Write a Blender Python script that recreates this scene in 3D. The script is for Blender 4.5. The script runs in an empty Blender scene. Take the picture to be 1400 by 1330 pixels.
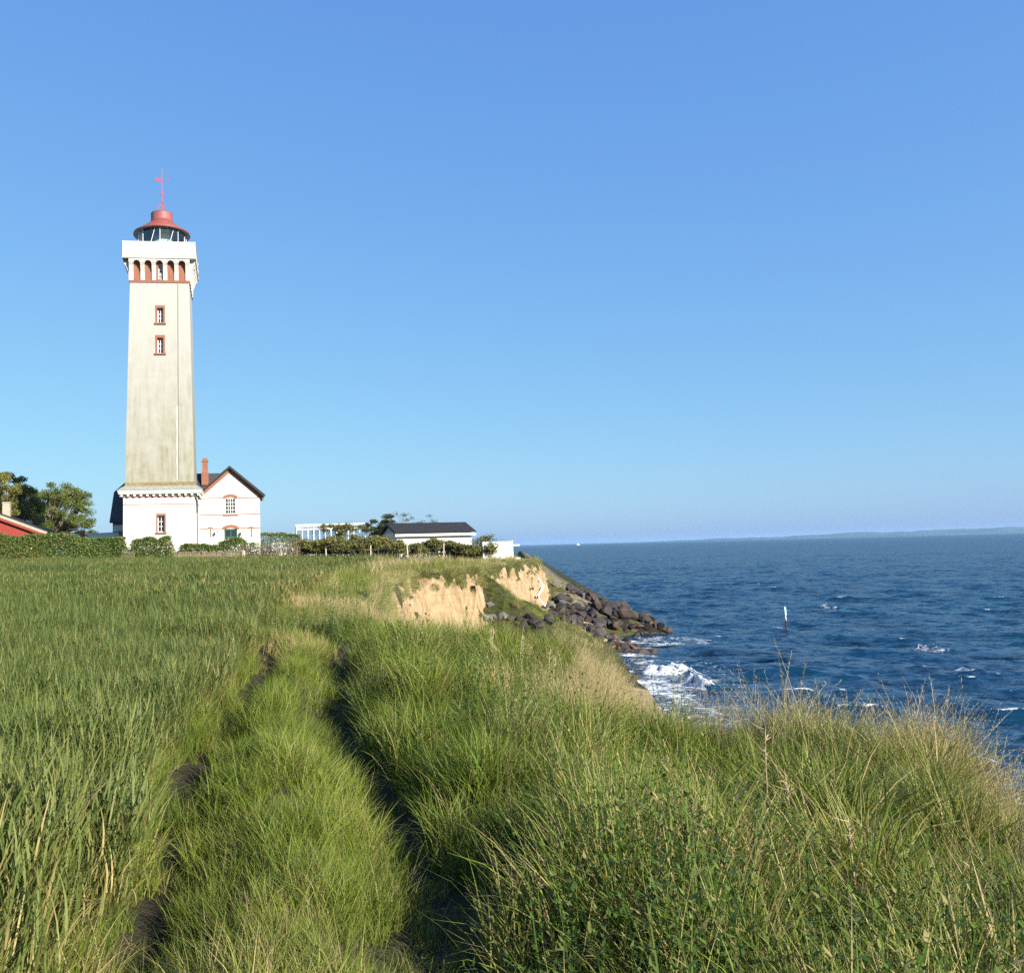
import bpy, bmesh, math, random
import numpy as np
from mathutils import Vector, Matrix

random.seed(7)
RNG = np.random.default_rng(11)
SC = bpy.context.scene
COL = SC.collection
R = math.radians

# ------------------------------------------------------------------ camera
FPX = 1150.0                      # focal length in photo pixels (photo 1400 x 1330)
EYE = 6.8
PX0, PY0 = 460.0, 620.0           # principal point in photo pixels (the photo is an off-centre crop)
YAW = math.atan((700 - PX0) / FPX)
PITCH = R(6.52)
ROLL = R(1.5)
cp, sp = math.cos(PITCH), math.sin(PITCH)
cw, sw = math.cos(YAW), math.sin(YAW)
_f = np.array([-sw * cp, cw * cp, sp]); _r0 = np.array([cw, sw, 0]); _u0 = np.array([sw * sp, -cw * sp, cp])
_r = _r0 * math.cos(ROLL) - _u0 * math.sin(ROLL)
_u = _u0 * math.cos(ROLL) + _r0 * math.sin(ROLL)


def ray(px, py):
    return _f + (px - PX0) / FPX * _r - (py - PY0) / FPX * _u


def at(px, py, Y):
    d = ray(px, py)
    t = Y / d[1]
    return Vector((d[0] * t, Y, EYE + d[2] * t))


def onz(px, py, z):
    d = ray(px, py)
    t = (z - EYE) / d[2]
    return Vector((d[0] * t, d[1] * t, z))


def proj(p):
    v = np.array([p[0], p[1], p[2] - EYE])
    w = v @ _f
    return PX0 + FPX * (v @ _r) / w, PY0 - FPX * (v @ _u) / w


cam = bpy.data.cameras.new('camera')
camo = bpy.data.objects.new('camera', cam)
COL.objects.link(camo)
cam.sensor_width = 36
cam.lens = 36 * FPX / 1400
cam.shift_x = (700 - PX0) / 1400
cam.shift_y = -(665 - PY0) / 1400
cam.clip_start = 0.1
cam.clip_end = 90000
camo.matrix_world = Matrix(((_r[0], _u[0], -_f[0], 0), (_r[1], _u[1], -_f[1], 0), (_r[2], _u[2], -_f[2], EYE), (0, 0, 0, 1)))
SC.camera = camo

# ------------------------------------------------------------------ tagging / objects


def tag(o, label=None, cat=None, group=None, kind=None):
    if label: o['label'] = label
    if cat: o['category'] = cat
    if group: o['group'] = group
    if kind: o['kind'] = kind
    return o


def empty(name, loc, rz, label, cat, group=None):
    o = bpy.data.objects.new(name, None)
    o.empty_display_size = 0.2
    COL.objects.link(o)
    o.location = loc
    o.rotation_euler = (0, 0, rz)
    return tag(o, label, cat, group)


def link(name, me, mat=None, parent=None, loc=None, rz=None):
    o = bpy.data.objects.new(name, me)
    COL.objects.link(o)
    if mat is not None:
        me.materials.clear()
        me.materials.append(mat)
    if parent: o.parent = parent
    if loc is not None: o.location = loc
    if rz is not None: o.rotation_euler = (0, 0, rz)
    return o


def np_mesh(name, V, F, smooth=False):
    """V (n,3) float, F (m,k) int, all faces of k corners."""
    V = np.ascontiguousarray(V, np.float32); F = np.ascontiguousarray(F, np.int32)
    me = bpy.data.meshes.new(name)
    m, k = F.shape
    me.vertices.add(len(V)); me.vertices.foreach_set('co', V.ravel())
    me.loops.add(m * k); me.loops.foreach_set('vertex_index', F.ravel())
    me.polygons.add(m); me.polygons.foreach_set('loop_start', np.arange(0, m * k, k, dtype=np.int32))
    if smooth: me.polygons.foreach_set('use_smooth', np.ones(m, bool))
    me.update(calc_edges=True)
    return me


def vcol(me, name, arr):
    """per-vertex float colour; arr (n,3) or (n,4)"""
    a = np.ones((len(me.vertices), 4), np.float32)
    a[:, :arr.shape[1]] = arr
    at_ = me.attributes.new(name, 'FLOAT_COLOR', 'POINT')
    at_.data.foreach_set('color', a.ravel())


def vfloat(me, name, arr):
    at_ = me.attributes.new(name, 'FLOAT', 'POINT')
    at_.data.foreach_set('value', np.ascontiguousarray(arr, np.float32))


class MB:
    """collects polygons, then links them as one mesh object"""

    def __init__(self):
        self.v = []; self.f = []

    def poly(self, pts):
        n = len(self.v)
        self.v += [tuple(p) for p in pts]
        self.f.append(tuple(range(n, n + len(pts))))
        return self

    def box(self, x0, x1, y0, y1, z0, z1):
        n = len(self.v)
        self.v += [(x0, y0, z0), (x1, y0, z0), (x1, y1, z0), (x0, y1, z0), (x0, y0, z1), (x1, y0, z1), (x1, y1, z1), (x0, y1, z1)]
        for q in ((0, 3, 2, 1), (4, 5, 6, 7), (0, 1, 5, 4), (1, 2, 6, 5), (2, 3, 7, 6), (3, 0, 4, 7)):
            self.f.append(tuple(n + i for i in q))
        return self

    def prism(self, low, high):
        """low, high: rings of equal length (lists of 3D points), capped"""
        n = len(self.v); k = len(low)
        self.v += [tuple(p) for p in low] + [tuple(p) for p in high]
        for i in range(k):
            j = (i + 1) % k
            self.f.append((n + i, n + j, n + k + j, n + k + i))
        self.f.append(tuple(n + k - 1 - i for i in range(k)))
        self.f.append(tuple(n + k + i for i in range(k)))
        return self

    def frustum(self, cx, cy, h0, h1, z0, z1, ky=1.0):
        a = [(cx - h0, cy - h0 * ky, z0), (cx + h0, cy - h0 * ky, z0), (cx + h0, cy + h0 * ky, z0), (cx - h0, cy + h0 * ky, z0)]
        b = [(cx - h1, cy - h1 * ky, z1), (cx + h1, cy - h1 * ky, z1), (cx + h1, cy + h1 * ky, z1), (cx - h1, cy + h1 * ky, z1)]
        return self.prism(a, b)

    def tube(self, pts, rad, n=8, cap=True):
        pts = [Vector(p) for p in pts]
        if not isinstance(rad, (list, tuple)): rad = [rad] * len(pts)
        rings = []
        for i, p in enumerate(pts):
            t = (pts[min(i + 1, len(pts) - 1)] - pts[max(i - 1, 0)])
            t = t.normalized() if t.length > 1e-9 else Vector((0, 0, 1))
            a = t.cross(Vector((0, 0, 1)) if abs(t.z) < .95 else Vector((1, 0, 0))).normalized()
            b = t.cross(a)
            base = len(self.v)
            for k in range(n):
                an = 2 * math.pi * k / n
                self.v.append(tuple(p + a * (rad[i] * math.cos(an)) + b * (rad[i] * math.sin(an))))
            rings.append(base)
        for i in range(len(rings) - 1):
            for k in range(n):
                j = (k + 1) % n
                self.f.append((rings[i] + k, rings[i] + j, rings[i + 1] + j, rings[i + 1] + k))
        if cap:
            self.f.append(tuple(rings[0] + n - 1 - k for k in range(n)))
            self.f.append(tuple(rings[-1] + k for k in range(n)))
        return self

    def lathe(self, prof, n=48, cx=0, cy=0, close=False):
        base = len(self.v)
        for (r, z) in prof:
            for k in range(n):
                a = 2 * math.pi * k / n
                self.v.append((cx + r * math.cos(a), cy + r * math.sin(a), z))
        for i in range(len(prof) - 1):
            for k in range(n):
                j = (k + 1) % n
                self.f.append((base + i * n + k, base + i * n + j, base + (i + 1) * n + j, base + (i + 1) * n + k))
        if close:
            self.f.append(tuple(base + n - 1 - k for k in range(n)))
            self.f.append(tuple(base + (len(prof) - 1) * n + k for k in range(n)))
        return self

    def wall_holes(self, face, x0, x1, z0, z1, holes, depth, taper=None):
        """front wall in the plane given by face(x, z, inset) -> 3D point, with rectangular holes (x0,x1,z0,z1) and reveals going inwards"""
        xs = sorted({x0, x1} | {h[0] for h in holes} | {h[1] for h in holes})
        zs = sorted({z0, z1} | {h[2] for h in holes} | {h[3] for h in holes})
        for i in range(len(xs) - 1):
            for j in range(len(zs) - 1):
                cx, cz = (xs[i] + xs[i + 1]) / 2, (zs[j] + zs[j + 1]) / 2
                if any(h[0] < cx < h[1] and h[2] < cz < h[3] for h in holes): continue
                self.poly([face(xs[i], zs[j], 0), face(xs[i + 1], zs[j], 0), face(xs[i + 1], zs[j + 1], 0), face(xs[i], zs[j + 1], 0)])
        for (a, b, c, d) in holes:
            ring = [(a, c), (b, c), (b, d), (a, d)]
            for k in range(4):
                p, q = ring[k], ring[(k + 1) % 4]
                self.poly([face(p[0], p[1], 0), face(p[0], p[1], depth), face(q[0], q[1], depth), face(q[0], q[1], 0)])
        return self

    def build(self, name, mat, parent=None, smooth=False, loc=None, rz=None, bevel=0, fix=True):
        me = bpy.data.meshes.new(name)
        me.from_pydata(self.v, [], self.f)
        if fix:
            bm = bmesh.new(); bm.from_mesh(me)
            bmesh.ops.remove_doubles(bm, verts=bm.verts, dist=1e-5)
            bmesh.ops.recalc_face_normals(bm, faces=bm.faces)
            bm.to_mesh(me); bm.free()
        if smooth:
            me.polygons.foreach_set('use_smooth', [True] * len(me.polygons))
        o = link(name, me, mat, parent, loc, rz)
        if bevel:
            m = o.modifiers.new('bevel', 'BEVEL'); m.width = bevel; m.segments = 2; m.limit_method = 'ANGLE'; m.angle_limit = R(35)
        return o


class Frame:
    """local frame of a thing (world origin o, rotation rz); hit() turns a photo pixel into local x, z on the plane local y = ly"""

    def __init__(self, o, rz):
        self.o = Vector(o); self.rz = rz; self.c = math.cos(rz); self.s = math.sin(rz)

    def hit(self, px, py, ly=0.0):
        d = ray(px, py)
        n = (-self.s, self.c)                      # local +y in world
        o = self.o
        t = (ly + n[0] * o.x + n[1] * o.y) / (n[0] * d[0] + n[1] * d[1])
        wx, wy, wz = d[0] * t, d[1] * t, EYE + d[2] * t
        return ((wx - o.x) * self.c + (wy - o.y) * self.s, wz - o.z)

    def x(self, px, py, ly=0.0): return self.hit(px, py, ly)[0]
    def z(self, px, py, ly=0.0): return self.hit(px, py, ly)[1]


# ------------------------------------------------------------------ numpy noise


def _hash(i, j, k, s):
    with np.errstate(over='ignore'):
        h = (i.astype(np.int64) * 374761393 + j.astype(np.int64) * 668265263 + k.astype(np.int64) * 2147483647 + s * 974711) & 0xffffffff
        h = ((h ^ (h >> 13)) * 1274126177) & 0xffffffff
        h = h ^ (h >> 16)
    return (h & 0xffff) / 65535.0


def vnoise(x, y, z=None, s=0):
    x = np.asarray(x, float); y = np.asarray(y, float)
    z = np.zeros_like(x) if z is None else np.asarray(z, float)
    xi, yi, zi = np.floor(x), np.floor(y), np.floor(z)
    fx, fy, fz = x - xi, y - yi, z - zi
    fx, fy, fz = (t * t * (3 - 2 * t) for t in (fx, fy, fz))
    out = 0
    for a in (0, 1):
        for b in (0, 1):
            for c in (0, 1):
                w = (fx if a else 1 - fx) * (fy if b else 1 - fy) * (fz if c else 1 - fz)
                out = out + w * _hash(xi + a, yi + b, zi + c, s)
    return out * 2 - 1


def fbm(x, y, z=None, o=4, s=0):
    t = 0; a = 1.0; n = 0; f = 1.0
    for i in range(o):
        t = t + a * vnoise(np.asarray(x) * f, np.asarray(y) * f, None if z is None else np.asarray(z) * f, s + i * 17)
        n += a; a *= .5; f *= 2.03
    return t / n


def worley(x, y, s=0):
    """distance to the nearest jittered cell centre, that cell's random number, and the offset from its centre"""
    xi, yi = np.floor(x), np.floor(y)
    best = np.full(np.shape(x), 9.0); cid = np.zeros(np.shape(x)); ox = np.zeros(np.shape(x)); oy = np.zeros(np.shape(x))
    z = np.zeros(np.shape(x))
    for a in (-1, 0, 1):
        for b in (-1, 0, 1):
            px, py = xi + a + _hash(xi + a, yi + b, z, s), yi + b + _hash(xi + a, yi + b, z, s + 5)
            d = np.hypot(x - px, y - py); k = d < best
            best = np.where(k, d, best); cid = np.where(k, _hash(xi + a, yi + b, z, s + 9), cid)
            ox = np.where(k, x - px, ox); oy = np.where(k, y - py, oy)
    return best, cid, ox, oy


def sstep(a, b, x):
    t = np.clip((np.asarray(x, float) - a) / (b - a), 0, 1)
    return t * t * (3 - 2 * t)


# ------------------------------------------------------------------ materials


class NT:
    def __init__(self, name):
        self.m = bpy.data.materials.new(name)
        self.m.use_nodes = True
        self.t = self.m.node_tree
        self.t.nodes.clear()
        self.out = self.t.nodes.new('ShaderNodeOutputMaterial')

    def n(self, typ, **kw):
        nd = self.t.nodes.new(typ)
        for k, v in kw.items():
            if k.startswith('_'): setattr(nd, k[1:], v)
        for k, v in kw.items():
            if k.startswith('_'): continue
            key = int(k[1:]) if k[0] == 'i' and k[1:].isdigit() else k.replace('_', ' ')
            if isinstance(v, bpy.types.NodeSocket): self.t.links.new(v, nd.inputs[key])
            else: nd.inputs[key].default_value = v
        return nd

    def mix(self, fac, a, b, mode='MIX'):
        nd = self.t.nodes.new('ShaderNodeMix'); nd.data_type = 'RGBA'; nd.blend_type = mode; nd.clamp_factor = True
        for idx, v in ((0, fac), (6, a), (7, b)):
            if isinstance(v, bpy.types.NodeSocket): self.t.links.new(v, nd.inputs[idx])
            elif idx == 0: nd.inputs[0].default_value = v
            else: nd.inputs[idx].default_value = (*v, 1) if len(v) == 3 else v
        return nd.outputs[2]

    def math(self, op, a, b=0.0, c=None, clamp=False):
        nd = self.t.nodes.new('ShaderNodeMath'); nd.operation = op; nd.use_clamp = clamp
        for i, v in enumerate((a, b) if c is None else (a, b, c)):
            if isinstance(v, bpy.types.NodeSocket): self.t.links.new(v, nd.inputs[i])
            else: nd.inputs[i].default_value = v
        return nd.outputs[0]

    def coords(self, kind='Object', scale=(1, 1, 1)):
        tc = self.n('ShaderNodeTexCoord')
        mp = self.n('ShaderNodeMapping', Vector=tc.outputs[kind])
        mp.inputs['Scale'].default_value = scale
        return mp.outputs[0]

    def noise(self, vec, scale, detail=4, rough=.55, dist=0.0):
        nd = self.n('ShaderNodeTexNoise', Vector=vec, Scale=scale, Detail=detail, Roughness=rough, Distortion=dist)
        return nd.outputs['Fac']

    def ramp(self, fac, stops, interp='LINEAR'):
        nd = self.n('ShaderNodeValToRGB', Fac=fac)
        cr = nd.color_ramp; cr.interpolation = interp
        while len(cr.elements) < len(stops): cr.elements.new(.5)
        for e, (p, c) in zip(cr.elements, stops):
            e.position = p
            e.color = (c, c, c, 1) if isinstance(c, (int, float)) else (*c, 1)
        return nd.outputs[0]

    def bump(self, h, strength=.3, dist=.02, normal=None):
        kw = dict(Height=h, Strength=strength, Distance=dist)
        nd = self.n('ShaderNodeBump', **kw)
        if normal is not None: self.t.links.new(normal, nd.inputs['Normal'])
        return nd.outputs[0]

    def bsdf(self, color, rough=.8, spec=.3, normal=None, metal=0.0):
        nd = self.n('ShaderNodeBsdfPrincipled')
        for key, v in (('Base Color', color), ('Roughness', rough), ('Specular IOR Level', spec), ('Metallic', metal)):
            if isinstance(v, bpy.types.NodeSocket): self.t.links.new(v, nd.inputs[key])
            else: nd.inputs[key].default_value = (*v, 1) if isinstance(v, tuple) else v
        if normal is not None: self.t.links.new(normal, nd.inputs['Normal'])
        return nd.outputs[0]

    def done(self, shader):
        self.t.links.new(shader, self.out.inputs['Surface'])
        return self.m


def simple_mat(name, col, rough=.7, var=.15, scale=6.0, bump=.15, spec=.3, stretch=(1, 1, 1), dirt=None, dirt_amt=.4, metal=0.0):
    m = NT(name)
    v = m.coords('Object', stretch)
    n1 = m.noise(v, scale, 5, .6)
    n2 = m.noise(v, scale * .17, 3, .5)
    c = m.mix(m.ramp(n1, [(.3, 0.0), (.7, 1.0)]), tuple(x * (1 - var) for x in col), tuple(min(1, x * (1 + var)) for x in col))
    if dirt: c = m.mix(m.math('MULTIPLY', m.ramp(n2, [(.45, 0.0), (.72, 1.0)]), dirt_amt), c, dirt)
    return m.done(m.bsdf(c, rough, spec, m.bump(n1, bump, .01), metal))


M = {}
# ------------------------------------------------------------------ terrain
RIM = np.array([(-4.0, 3000), (-3.0, 420), (-.6, 100), (.5, 80), (1.2, 71), (1.75, 66.3), (1.0, 62), (0.0, 58.5), (-1.6, 54), (-2.1, 50.5), (-2.2, 48), (-3.2, 45.4), (-4.0, 43.8),
                (-4.95, 43.0), (-5.1, 39), (-4.8, 34), (-4.65, 30), (-4.1, 25.3), (-3.3, 20.8), (-2.0, 17.2), (-0.8, 15.4), (0.5, 14.0), (1.15, 12.6),
                (1.05, 11.2), (.80, 10.1), (.68, 9.3), (.85, 8.65), (1.3, 8.45), (1.9, 8.3), (2.5, 8.0), (3.1, 7.5), (3.05, 6.7), (2.9, 5.8), (2.9, 4.6), (3.3, 3), (4.2, 0), (5, -10), (7, -60)], float)
PATH = np.array([(.6, 0), (-.05, 2.5), (-.42, 4.3), (-1.0, 5.95), (-1.48, 7.36), (-1.99, 9.48), (-2.59, 12.8), (-3.2, 14.5), (-4.6, 17.5), (-5.8, 23), (-6.6, 32)], float)
RUT = np.array([(-1.0, 0), (-1.4, 2.5), (-1.8, 4.1), (-2.46, 5.8), (-3.08, 9.4), (-3.48, 11.7), (-4.3, 14)], float)
FIELD_Y = np.array([-20, 0, 3, 4, 6, 8, 10, 12.2, 15, 20, 28, 36, 56, 62]); FIELD_X = np.array([1, -1.4, -1.85, -2.05, -2.75, -3.2, -3.5, -3.95, -4.7, -5.9, -6.9, -7.4, -8.3, -8.5])


def seg_dist(x, y, P):
    best = np.full(x.shape, 1e9)
    for a, b in zip(P[:-1], P[1:]):
        ab = b - a; L = ab @ ab
        t = np.clip(((x - a[0]) * ab[0] + (y - a[1]) * ab[1]) / L, 0, 1)
        best = np.minimum(best, np.hypot(x - a[0] - t * ab[0], y - a[1] - t * ab[1]))
    return best


def rim_d(x, y):
    """signed distance to the cliff rim, positive towards the sea"""
    x = np.asarray(x, float); y = np.asarray(y, float)
    d = seg_dist(x, y, RIM)
    cnt = np.zeros(x.shape, int)
    for a, b in zip(RIM[:-1], RIM[1:]):
        hit = ((a[1] > y) != (b[1] > y))
        xc = a[0] + (y - a[1]) / (b[1] - a[1] + 1e-12) * (b[0] - a[0])
        cnt += (hit & (xc > x)).astype(int)
    sea = cnt % 2 == 0
    d = np.where(sea, d, -d)
    return d + .16 * fbm(x * 1.1, y * 1.1, o=3, s=5) * sstep(14, 22, y)


def zplane(x, y):
    yy = np.clip(y, -30, 75)
    xx = np.clip(x, -70, 6)
    return 5.05 + .0075 * yy - .018 * xx + .06 * fbm(x * .12, y * .12, o=2, s=3) + .035 * fbm(x * .9, y * .9, o=2, s=9)


def smax(a, b, k):
    h = np.clip(.5 + .5 * (a - b) / k, 0, 1)
    return b + (a - b) * h + k * h * (1 - h)


def cover(x, y):
    """dict of terrain height and masks"""
    x = np.asarray(x, float); y = np.asarray(y, float)
    d = rim_d(x, y)
    zp = zplane(x, y)
    dp = seg_dist(x, y, PATH); dr = seg_dist(x, y, RUT)
    fade = 1 - sstep(14, 22, y)
    zp = zp - .16 * np.exp(-(dp / .26) ** 2) * fade - .14 * np.exp(-(dr / .24) ** 2) * (1 - sstep(11, 14, y))
    zp = zp + .20 * np.exp(-((dp - dr) / .5) ** 2) * (dp + dr < 1.9) * sstep(.15, .5, np.minimum(dp, dr)) * (1 - sstep(11, 14, y)) + .10 * fbm(x * 1.3, y * 1.3, o=2, s=19) * (1 - sstep(14, 20, y)) * sstep(.2, .6, np.minimum(dp, dr))
    zp = zp - .20 * np.exp(-((x - 1.2) / .45) ** 2 - ((y - 6.4) / .5) ** 2) - .16 * np.exp(-((x - .35) / .35) ** 2 - ((y - 8.2) / .6) ** 2)
    right_of = x > np.interp(y, PATH[::-1, 1][::-1], PATH[::-1, 0][::-1])
    zp = zp + .10 * np.exp(-((dp - .80) / .42) ** 2) * right_of * sstep(.12, .5, dp) * (1 - sstep(12, 15, y))
    cove = sstep(17, 24, y) * (1 - sstep(69, 74, y))
    nose = sstep(62, 68, y)
    slope = 1.25 + cove * 2.1 - nose * .15
    rag = (.55 * fbm(x * .9, y * .9, zp * 0, o=5, s=21) + .30 * (np.abs(fbm(x * 1.3 + 9, y * .9, o=3, s=22)) * 2 - .35)) * cove
    de = np.maximum(d + rag * sstep(.05, .6, d), 0)
    zc = zp - .12 * np.exp(-(np.maximum(-d, 0) / .5)) * (1 - cove * .5) - slope * de - .1 * np.minimum(de * 3, 1)
    # talus of fallen sand under the cove's face, grown over in places
    zt = 2.55 - .42 * np.maximum(d - .9, 0) + .25 * fbm(x * .6, y * .6, o=3, s=33)
    zt = np.where(cove > 0, zt * cove + (1.3 - .25 * d) * (1 - cove), 1.3 - .25 * d)
    zb = (5.6 - x) * .22 + .0 * y
    zb = np.clip(zb, -2.5, 1.5)
    # the spur that has slumped in the cove
    ax, ay, bx, by = -2.2, 49.6, 1.0, 46.2
    t = np.clip(((x - ax) * (bx - ax) + (y - ay) * (by - ay)) / ((bx - ax) ** 2 + (by - ay) ** 2), 0, 1)
    ds = np.hypot(x - ax - t * (bx - ax), y - ay - t * (by - ay))
    zs = 5.45 - 2.4 * t - .66 * ds + .2 * fbm(x * .8, y * .8, o=3, s=41)
    zm = 3.25 - .62 * np.hypot((x - .4) * .9, (y - 55.0) * .55) + .15 * fbm(x, y, o=2, s=42)
    slump = np.maximum(zs, zm)
    # revetment in front of and beyond the headland
    zr = 4.0 - .47 * np.maximum(x - 2.0, 0) - .9 * np.maximum(2.0 - x, 0) - .75 * np.maximum(67.3 - y, 0) + .12 * fbm(x * .7, y * .7, o=3, s=51)
    zr = np.where(y > 52, zr, -3)
    z = smax(zc, zt, .35)
    z = np.where(d > -.3, smax(z, slump, .25), z)
    z = np.where(d > -.3, smax(z, zr, .3), z)
    z = np.maximum(z, zb)
    z = np.where(d <= -.3, zc, z)
    z = np.where(x > 5.6, np.maximum(np.where(y > 52, np.maximum(zr, zb), zb), -2.5), z)
    return dict(d=d, z=z, dp=dp, dr=dr, cove=cove, nose=nose, slump=slump, zr=zr, zc=zc, zt=zt, zb=zb, zp=zp)


def zter(x, y):
    return float(cover(np.array([x]), np.array([y]))['z'][0])


def axis(*parts):
    out = []
    for a, b, s in parts: out.append(np.arange(a, b, s))
    return np.concatenate(out + [[parts[-1][1]]])


gx = axis((-900, -100, 50), (-100, -40, 6), (-40, -12, 1), (-12, -6, .2), (-6, 4.4, .075), (4.4, 14, .3), (14, 40, 2))
gy = axis((-60, 0, 4), (0, 22, .14), (22, 68, .1), (68, 110, .5), (110, 420, 12))
X, Y = np.meshgrid(gx, gy)
C_ = cover(X.ravel(), Y.ravel())
Z = C_['z'].copy()
nx, ny = len(gx), len(gy)
Zg = Z.reshape(ny, nx)
gzx = np.gradient(Zg, gx, axis=1); gzy = np.gradient(Zg, gy, axis=0)
slope_g = np.hypot(gzx, gzy).ravel()
# fine roughness pushed along the face's normal
amp = .42 * sstep(.9, 2.0, slope_g) * sstep(18, 24, Y.ravel())
fn = .6 * fbm(X.ravel() * 1.2, Y.ravel() * 1.2, Z * .9, o=5, s=61) + .5 * (.5 - np.abs(fbm(X.ravel() * 1.9, Y.ravel() * 1.9, Z * .5, o=3, s=62)) * 2.2)
nrm = np.stack([-gzx.ravel(), -gzy.ravel(), np.ones(nx * ny)], 1); nrm /= np.linalg.norm(nrm, axis=1)[:, None]
P3 = np.stack([X.ravel(), Y.ravel(), Z], 1) + nrm * (amp * fn)[:, None]
idx = np.arange(nx * ny).reshape(ny, nx)
F = np.stack([idx[:-1, :-1], idx[:-1, 1:], idx[1:, 1:], idx[1:, :-1]], -1).reshape(-1, 4)
ter = np_mesh('ground', P3, F, True)
cc = C_; xr, yr = X.ravel(), Y.ravel()
sand = sstep(1.35, 2.0, slope_g) * sstep(17, 24, yr) * sstep(-.35, -.05, cc['d']) * (1 - sstep(60, 64.5, yr) * sstep(1.6, 2.6, xr))
sand *= sstep(.0, .16, cc['d'] + .25 * fbm(xr * 2.2, yr * 2.2, o=3, s=63))
sand *= 1 - sstep(-.15, .1, cc['slump'] - np.maximum(cc['zc'], cc['zt']))
below = (cc['d'] > .2) & (Z < 3.3) & (yr > 18) & (yr < 62)
sand = np.maximum(sand, np.where(below, .9 * (1 - sstep(-.1, .15, cc['slump'] - np.maximum(cc['zc'], cc['zt']))), 0))
soil = np.maximum(np.exp(-(cc['dp'] / .22) ** 2), np.exp(-(cc['dr'] / .2) ** 2)) * (yr < 18)
rub = np.where((yr > 52) & (cc['zr'] > np.maximum(cc['zc'], cc['zt']) - .1) & (cc['d'] > .2) & (Z < 3.2 + .5 * fbm(xr * .6, yr * .6, o=3, s=64)), 1.0, 0.0)
rub = np.maximum(rub, ((cc['zb'] >= Z - .05) & (cc['d'] > .5)).astype(float))
vcol(ter, 'zone', np.stack([sand, soil, rub], 1))

m = NT('ground')
v = m.coords('Object')
zone = m.n('ShaderNodeAttribute', _attribute_name='zone').outputs['Color']
sep = m.n('ShaderNodeSeparateColor', Color=zone)
big = m.noise(v, .5, 4); mid = m.noise(v, 3.0, 5, .6); fine = m.noise(v, 22, 5, .65)
turf = m.mix(m.ramp(mid, [(.3, 0.0), (.7, 1.0)]), (.035, .045, .014), (.075, .07, .03))
soilc = m.mix(fine, (.030, .025, .018), (.070, .058, .043))
vs = m.coords('Object', (1.0, 1.0, .62))
strat = m.n('ShaderNodeTexNoise', Vector=m.coords('Object', (.5, .5, 3.4)), Scale=1.6, Detail=5, Roughness=.6).outputs['Fac']
streak = m.noise(vs, 1.9, 7, .66, .8)
sandc = m.mix(m.ramp(streak, [(.3, 0.0), (.72, 1.0)]), (.29, .205, .118), (.42, .325, .21))
sandc = m.mix(m.math('MULTIPLY', m.ramp(strat, [(.5, 0.0), (.66, 1.0)]), .5), sandc, (.22, .145, .075))
sandc = m.mix(m.math('MULTIPLY', m.ramp(big, [(.52, 0.0), (.75, 1.0)]), .5), sandc, (.36, .30, .21))
sandc = m.mix(m.math('MULTIPLY', m.ramp(m.noise(m.coords('Object', (1.6, 1.6, .45)), 1.3, 5, .6, 1.2), [(.54, 0.0), (.66, 1.0)]), .55), sandc, (.20, .125, .06))
sandc = m.mix(m.ramp(fine, [(.60, 0.0), (.72, .8)]), sandc, (.17, .11, .055))
rubc = m.mix(m.ramp(mid, [(.35, 0.0), (.65, 1.0)]), (.085, .075, .058), (.22, .19, .14))
zz_ = m.n('ShaderNodeSeparateXYZ', Vector=v).outputs[2]
rubc = m.mix(m.ramp(m.math('MULTIPLY', m.math('ADD', zz_, m.math('MULTIPLY', mid, 1.2)), .25), [(.62, 1.0), (.80, 0.0)]), rubc, (.022, .020, .018))
rubc = m.mix(m.math('MULTIPLY', m.ramp(m.noise(v, 1.1, 4), [(.5, 0.0), (.62, 1.0)]), .8), rubc, (.10, .10, .035))
c = m.mix(sep.outputs[1], turf, soilc)
edge = m.math('ADD', sep.outputs[0], m.math('MULTIPLY', m.math('SUBTRACT', mid, .5), .9))
c = m.mix(m.ramp(sep.outputs[2], [(.4, 0.0), (.6, 1.0)]), c, rubc)
c = m.mix(m.ramp(edge, [(.36, 0.0), (.52, 1.0)]), c, sandc)
h = m.math('ADD', m.math('MULTIPLY', streak, .7), m.math('MULTIPLY', fine, .3))
M['ground'] = m.done(m.bsdf(c, .95, .1, m.bump(h, 1.0, .16)))
tag(link('ground', ter, M['ground']), 'grass topped coastal ground with bare sandy cliff face above the shore', 'ground', kind='structure')

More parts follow.
